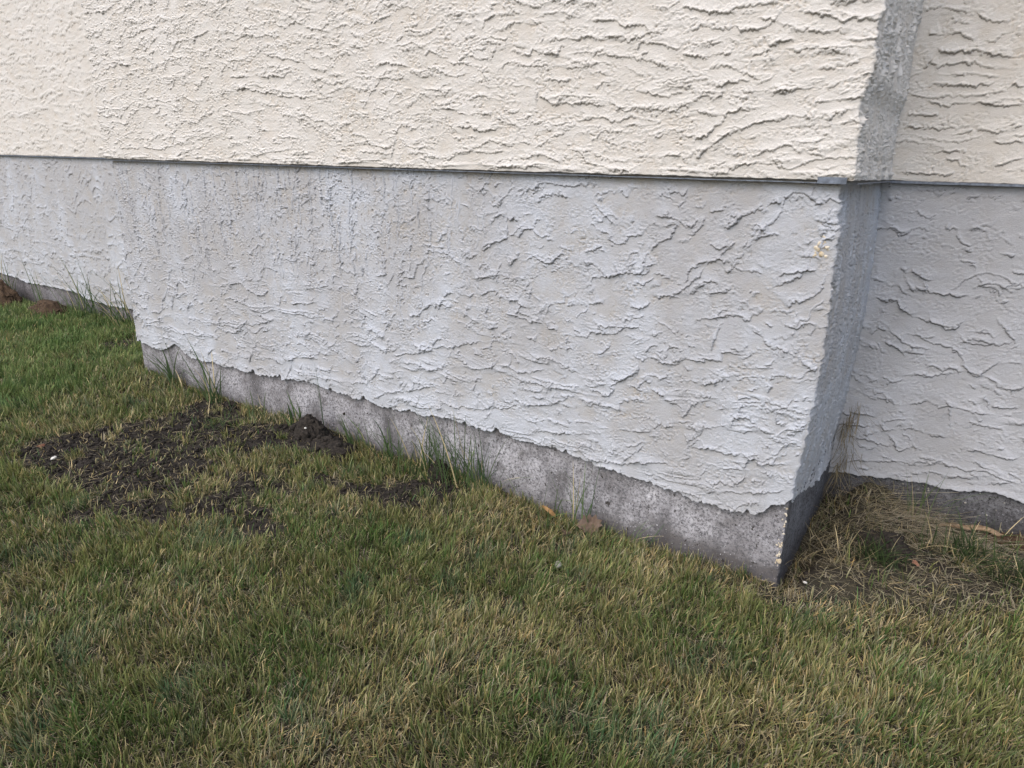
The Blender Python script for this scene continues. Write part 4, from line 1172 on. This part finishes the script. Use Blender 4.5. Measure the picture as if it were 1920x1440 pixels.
tuft(-4.95, DEP - .05, 0.46, 41, 'bushy weed with one bent over blade on the far left wall', .20, 0.0090, .28, seed=23, group=GL)
tuft(-4.45, DEP - .05, 0.41, 49, 'thick weed clump in the corner hidden partly by the bay', .20, 0.0090, .32, seed=24, group=GL, dry=.25)
GR = 'green tufts in the dry ground right of the bay'
tuft(.27, .59, .21, 22, 'upright dark tuft against the right hand foundation', .07, .0038, .25, seed=25, group=GR, dry=.2)
tuft(.345, .62, .16, 2, 'single thin seed stalk against the grey wall on the right', .001, .0018, .22, seed=26, group=GR, az0=.3, kcurve=.05)
tuft(.47, .60, .15, 8, 'broad bladed tuft behind the bark stick', .05, .0045, .45, seed=27, group=GR)
tuft(.20, .20, .12, 150, 'round green tuft nearest the bay corner in the dry ground', .07, .0044, .45, seed=28, group=GR, shade=.62)
tuft(.40, .40, .15, 240, 'large spreading green tuft in front of the bark stick', .10, .0044, .58, seed=29, group=GR, shade=.62)
tuft(.545, .30, .13, 150, 'green tuft at the right frame edge below the spreading one', .08, .0044, .5, seed=30, group=GR, shade=.62)
tuft(.03, -.035, .055, 30, 'pale yellow straw tuft at the very foot of the bay corner', .03, .0028, .35, seed=32, group=None, dry=1.0, name='straw_tuft', cat='straw tuft')
tuft(-.13, -.10, .045, 60, 'golden brown dead tuft in the lawn left of the bay corner', .07, .0022, .6, seed=33, group=None, dry=1.0, name='straw_tuft', cat='straw tuft')
tuft(-2.24, -.20, .085, 50, 'bright green tuft standing in the upper part of the soil patch', .12, .0036, .6, seed=34, group=None)
tuft(-.93, -.67, .06, 90, 'dark green clump in the middle of the foreground lawn', .12, .0036, .55, seed=36, group=None)
tuft(-1.34, -1.09, .065, 60, 'bluish green clump in the left foreground lawn', .12, .0038, .5, seed=37, group=None)

# dry grass hanging and matted in the inner corner
def strands(x0, y0, pts, n, L, w, seed, name, label, cat, cols, th=(1.2, 1.6), az=None, kk=(-.3, .5), jit=.02):
    r = np.random.default_rng(seed)
    i = r.integers(0, len(pts), n); P = np.array(pts)[i] + r.normal(0, 1, (n, 3)) * jit * np.array([1, 1, .6])
    P[:, 1] = np.minimum(P[:, 1], DEP - .012); P[:, 0] = np.maximum(P[:, 0], .010)
    a = r.uniform(0, 6.28, n) if az is None else r.normal(az[0], az[1], n)
    c = lerp(cols[0], cols[1], r.random(n)[:, None]) * r.uniform(.6, 1.1, n)[:, None]
    Vv, Qq, Cq = blade_arrays(P[:, 0] - x0, P[:, 1] - y0, P[:, 2], a, r.uniform(L[0], L[1], n), r.uniform(w[0], w[1], n), r.uniform(th[0], th[1], n), r.uniform(kk[0], kk[1], n), c, c, 7, curl=r.normal(0, .7, n), tipw=.5)
    o = raw_mesh(name, Vv, Qq, M['blade'], None, {'tint': Cq}, True)
    o.location = (x0, y0, 0)
    return tag(o, label, cat)
HAY = (np.array([.27, .22, .13]), np.array([.15, .12, .07]))
pts = [(.03 + .018 * math.sin(z * 40), DEP - .03, z) for z in np.linspace(.10, .36, 24)]
strands(.04, .62, pts, 120, (.05, .15), (.0010, .0020), 61, 'dry_grass_wisp', 'wisp of dry brown grass standing up in the inner corner beside the bay', 'dry grass', HAY, th=(2.1, 3.9), az=(-.6, 1.3), kk=(-1.2, 1.2), jit=.011)
pts = [(x_, y_, float(gz(x_, y_)) + .01) for x_ in np.linspace(.03, .20, 8) for y_ in np.linspace(.12, .62, 14)]
strands(.1, .4, pts, 330, (.04, .13), (.0010, .0022), 63, 'dry_grass_mat', 'tangle of dead straw lying in the corner between bay and main wall', 'dry grass', (HAY[0] * 1.1, np.array([.13, .12, .06])), th=(.5, 1.6), kk=(0, 1.2), jit=.018)
pts = [(x_, y_, float(gz(x_, y_)) + .015) for x_ in np.linspace(.15, .42, 10) for y_ in np.linspace(.40, .58, 8)]
strands(.3, .45, pts, 260, (.08, .24), (.0012, .0024), 65, 'dry_grass_mat', 'long pale straw strands combed sideways in front of the dark foundation', 'dry grass', (GREYS * 1.0, HAY[0] * .8), th=(1.45, 1.62), az=(.25, .45), kk=(-.1, .15), jit=.02)
pts = [(x_, y_, float(gz(x_, y_)) + .008) for x_ in np.linspace(.05, .75, 14) for y_ in np.linspace(-.22, .35, 12)]
pts = [p for p in pts if p[1] > -.10 + .5 * p[0]]
strands(.4, .1, pts, 220, (.03, .10), (.0010, .0020), 67, 'dry_grass_mat', 'thin layer of short dead straw over the worn ground right of the bay corner', 'dry grass', (GREYS * .95, HAY[1]), th=(1.3, 1.6), kk=(-.2, .2), jit=.03)
pts = [(x_, y_, float(gz(x_, y_)) + .012) for x_ in np.linspace(-2.5, -1.85, 12) for y_ in np.linspace(-.80, -.2, 10)]
def strands_free(*a, **k):
    return strands(*a, **k)
def soil_straw():
    r = np.random.default_rng(69); n = 420
    x = r.uniform(-2.62, -1.7, n); y = r.uniform(-.95, -.12, n); k = soil_mask(x, y) > .3; x, y = x[k], y[k]; n = len(x)
    c = lerp(STRAWC, HAY[1], r.random(n)[:, None]) * r.uniform(.5, 1.1, n)[:, None]
    Vv, Qq, Cq = blade_arrays(x + 2.2, y + .6, ground_z(x, y) + .010, r.uniform(0, 6.28, n), r.uniform(.02, .075, n), r.uniform(.001, .0022, n), r.uniform(1.3, 1.6, n), r.uniform(-.2, .2, n), c, c, 5, curl=r.normal(0, .9, n))
    o = raw_mesh('straw_bits', Vv, Qq, M['blade'], None, {'tint': Cq}, True); o.location = (-2.2, -.6, 0)
    tag(o, 'bits of dead straw strewn over the bare soil patch', 'straw', kind='stuff')
soil_straw()

# ------------------------------------------------------------------ leaves, stones, stick
def leaf(x, y, z, outline, mat, name, label, rot, curl=.3, veins=True, scale=1.0, stalk=True):
    root = None
    P = np.array(outline, float) * scale
    bm = bmesh.new()
    c0 = P.mean(0)
    rings = 6; prev = None; vs_all = []
    cen = bm.verts.new((c0[0], c0[1], 0))
    for k in range(1, rings + 1):
        t_ = k / rings
        ring = [bm.verts.new((*(c0 + (p - c0) * t_), 0)) for p in P]
        for i in range(len(P)):
            j = (i + 1) % len(P)
            if prev is None: bm.faces.new((cen, ring[i], ring[j]))
            else: bm.faces.new((prev[i], ring[i], ring[j], prev[j]))
        prev = ring
    mx_ = np.abs(P).max()
    rr = random.Random(name + label)
    a1, a2 = rr.uniform(0, 6), rr.uniform(0, 6)
    for v in bm.verts:
        u, w_ = v.co.x / mx_, v.co.y / mx_
        v.co.z = mx_ * (curl * (w_ * w_ - .3) + .10 * math.sin(4 * u + a1) + .07 * math.sin(7 * w_ + a2) + .05 * math.sin(11 * u * w_ + a1))
    bmesh.ops.solidify(bm, geom=bm.faces[:], thickness=.0005 * max(scale, 1))
    me = bpy.data.meshes.new(name); bm.to_mesh(me); bm.free(); me.materials.append(mat)
    for p in me.polygons: p.use_smooth = True
    o = link(bpy.data.objects.new(name, me)); o.location = (x, y, z); o.rotation_euler = rot
    tag(o, label, 'leaf')
    if veins:
        bm = bmesh.new()
        def rod(p, q, r0, r1):
            p = Vector(p); q = Vector(q); d = (q - p); L_ = d.length
            res = bmesh.ops.create_cone(bm, segments=5, radius1=r0, radius2=r1, depth=L_, cap_ends=True)
            mt_ = Matrix.Translation((p + q) / 2) @ d.to_track_quat('Z', 'Y').to_matrix().to_4x4()
            bmesh.ops.transform(bm, matrix=mt_, verts=res['verts'])
        k = mx_
        rod((-k * 1.25, 0, .1 * k), (k * .8, 0, .0 * k), k * .02, k * .008)
        for a in (-1, 1):
            for q in (-.4, 0., .4): rod((q * k, 0, -.02 * k), ((q + .35) * k, a * .6 * k, .08 * k), k * .010, k * .005)
        me = bpy.data.meshes.new('vein'); bm.to_mesh(me); bm.free(); me.materials.append(M['bark'])
        link(bpy.data.objects.new('vein', me), o)
    return o
big = [(-1, .0), (-.8, .35), (-.55, .5), (-.45, .8), (-.2, .62), (.05, .95), (.2, .6), (.55, .75), (.6, .4), (1, .3), (.85, .05), (1, -.25), (.6, -.35), (.6, -.7), (.25, -.55), (.05, -.9), (-.2, -.58), (-.5, -.7), (-.55, -.42), (-.85, -.3)]
leaf(-.575, -.045, gz(-.575, -.045) + .045, big, M['leaf_brown'], 'dead_leaf', 'large dull brown dead leaf lying against the foundation', (math.radians(38), math.radians(-8), .5), .18, scale=.040)
leaf(-.63, -.10, gz(-.63, -.10) + .022, big, M['leaf_brown'], 'dead_leaf', 'small crumpled brown leaf half hidden left of the large one', (math.radians(20), .2, 2.0), .4, scale=.018)
thin = [(-1, 0), (-.75, .14), (-.4, .24), (0, .27), (.4, .22), (.75, .12), (1, 0), (.75, -.08), (.4, -.13), (0, -.14), (-.4, -.12), (-.75, -.07)]
lt = leaf(-.715, -.055, gz(-.715, -.055) + .040, thin, M['leaf_tan'], 'curled_leaf', 'narrow curled orange tan leaf stuck upright in the grass', (math.radians(60), math.radians(38), math.radians(25)), .9, veins=False, scale=.034)
leaf(-2.575, -.745, gz(-2.575, -.745) + .016, thin, M['leaf_red'], 'curled_leaf', 'twisted reddish leaf scrap at the left of the bare soil patch', (math.radians(30), .3, 2.2), 1.2, veins=False, scale=.030)
leaf(.30, .235, gz(.30, .235) + .02, big, M['leaf_red'], 'dead_leaf', 'torn rusty leaf scrap in the straw right of the bay corner', (.5, .3, 1.0), .4, veins=False, scale=.014)
leaf(.56, .02, gz(.56, .02) + .016, thin, M['leaf_tan'], 'curled_leaf', 'little orange leaf scrap in the straw by the right frame edge', (.5, 1.0, .3), .5, veins=False, scale=.014)

def stone(x, y, s_, mat, label, seed, dz=.3, name='pebble'):
    V, Q = lumps(np.zeros((1, 3)), np.array([s_]), seed, 3, .28)
    o = raw_mesh(name, V, Q, mat); o.location = (x, y, gz(x, y) + s_[2] * dz)
    return tag(o, label, 'pebble')
stone(-2.425, -.775, (.014, .008, .006), M['peb_w'], 'oval white pebble on the bare soil patch', 5, 1.2)
stone(-.55, -.285, (.013, .010, .008), M['peb_g'], 'greyish stone sunk in the lawn below the large brown leaf', 6, 2.2)
stone(.055, .035, (.006, .005, .004), M['peb_w'], 'small white pebble beside the foot of the bay corner', 7, 2.0)
stone(-1.80, -.125, (.005, .005, .004), M['peb_w'], 'tiny white pebble on the tall soil heap', 8, 14)
stone(.245, .345, (.008, .006, .005), M['peb_g'], 'pale crumb of mortar on the grey soil hump', 9, 6)
stone(-1.70, -.012, (.006, .004, .006), M['soil'], 'dark speck of soil stuck on the pale foundation above the tall heap', 10, 18)

def stick():
    root = empty('bark_stick', (.43, .60, gz(.43, .60)))
    tag(root, 'bent strip of pale bark lying against the dark foundation on the right', 'stick')
    def tube(pts, rad, name, mat, seed):
        P = np.array(pts); n = len(P); k = 10
        V = []
        for i in range(n):
            d = P[min(i + 1, n - 1)] - P[max(i - 1, 0)]; d = d / np.linalg.norm(d)
            a_ = np.cross(d, [0, 0, 1]); a_ /= np.linalg.norm(a_); b_ = np.cross(a_, d)
            for j in range(k):
                q = 2 * np.pi * j / k
                rr_ = rad[i] * (1 + .18 * math.sin(3 * q + seed) + .12 * math.sin(i * 1.7 + j))
                V.append(P[i] + a_ * math.cos(q) * rr_ * 1.3 + b_ * math.sin(q) * rr_ * .75)
        Q = [[i * k + j, i * k + (j + 1) % k, (i + 1) * k + (j + 1) % k, (i + 1) * k + j] for i in range(n - 1) for j in range(k)]
        return raw_mesh(name, np.array(V), np.array(Q), mat, root)
    t_ = np.linspace(0, 1, 22)
    tube([(-.10 + .24 * a, .0 + .015 * math.sin(a * 3), .010 + .022 * math.sin(a * math.pi) + .004 * math.sin(a * 14)) for a in t_], [.002 + .008 * math.sin(min(1, a * 1.05) * math.pi) ** .6 for a in t_], 'bark', M['bark'], 1)
    tube([(.05 + .14 * a, .02 - .02 * a, .028 - .018 * a + .003 * math.sin(a * 9)) for a in t_], [.001 + .005 * math.sin(min(1, a * 1.02) * math.pi) ** .5 for a in t_], 'twig', M['bark'], 3)
stick()
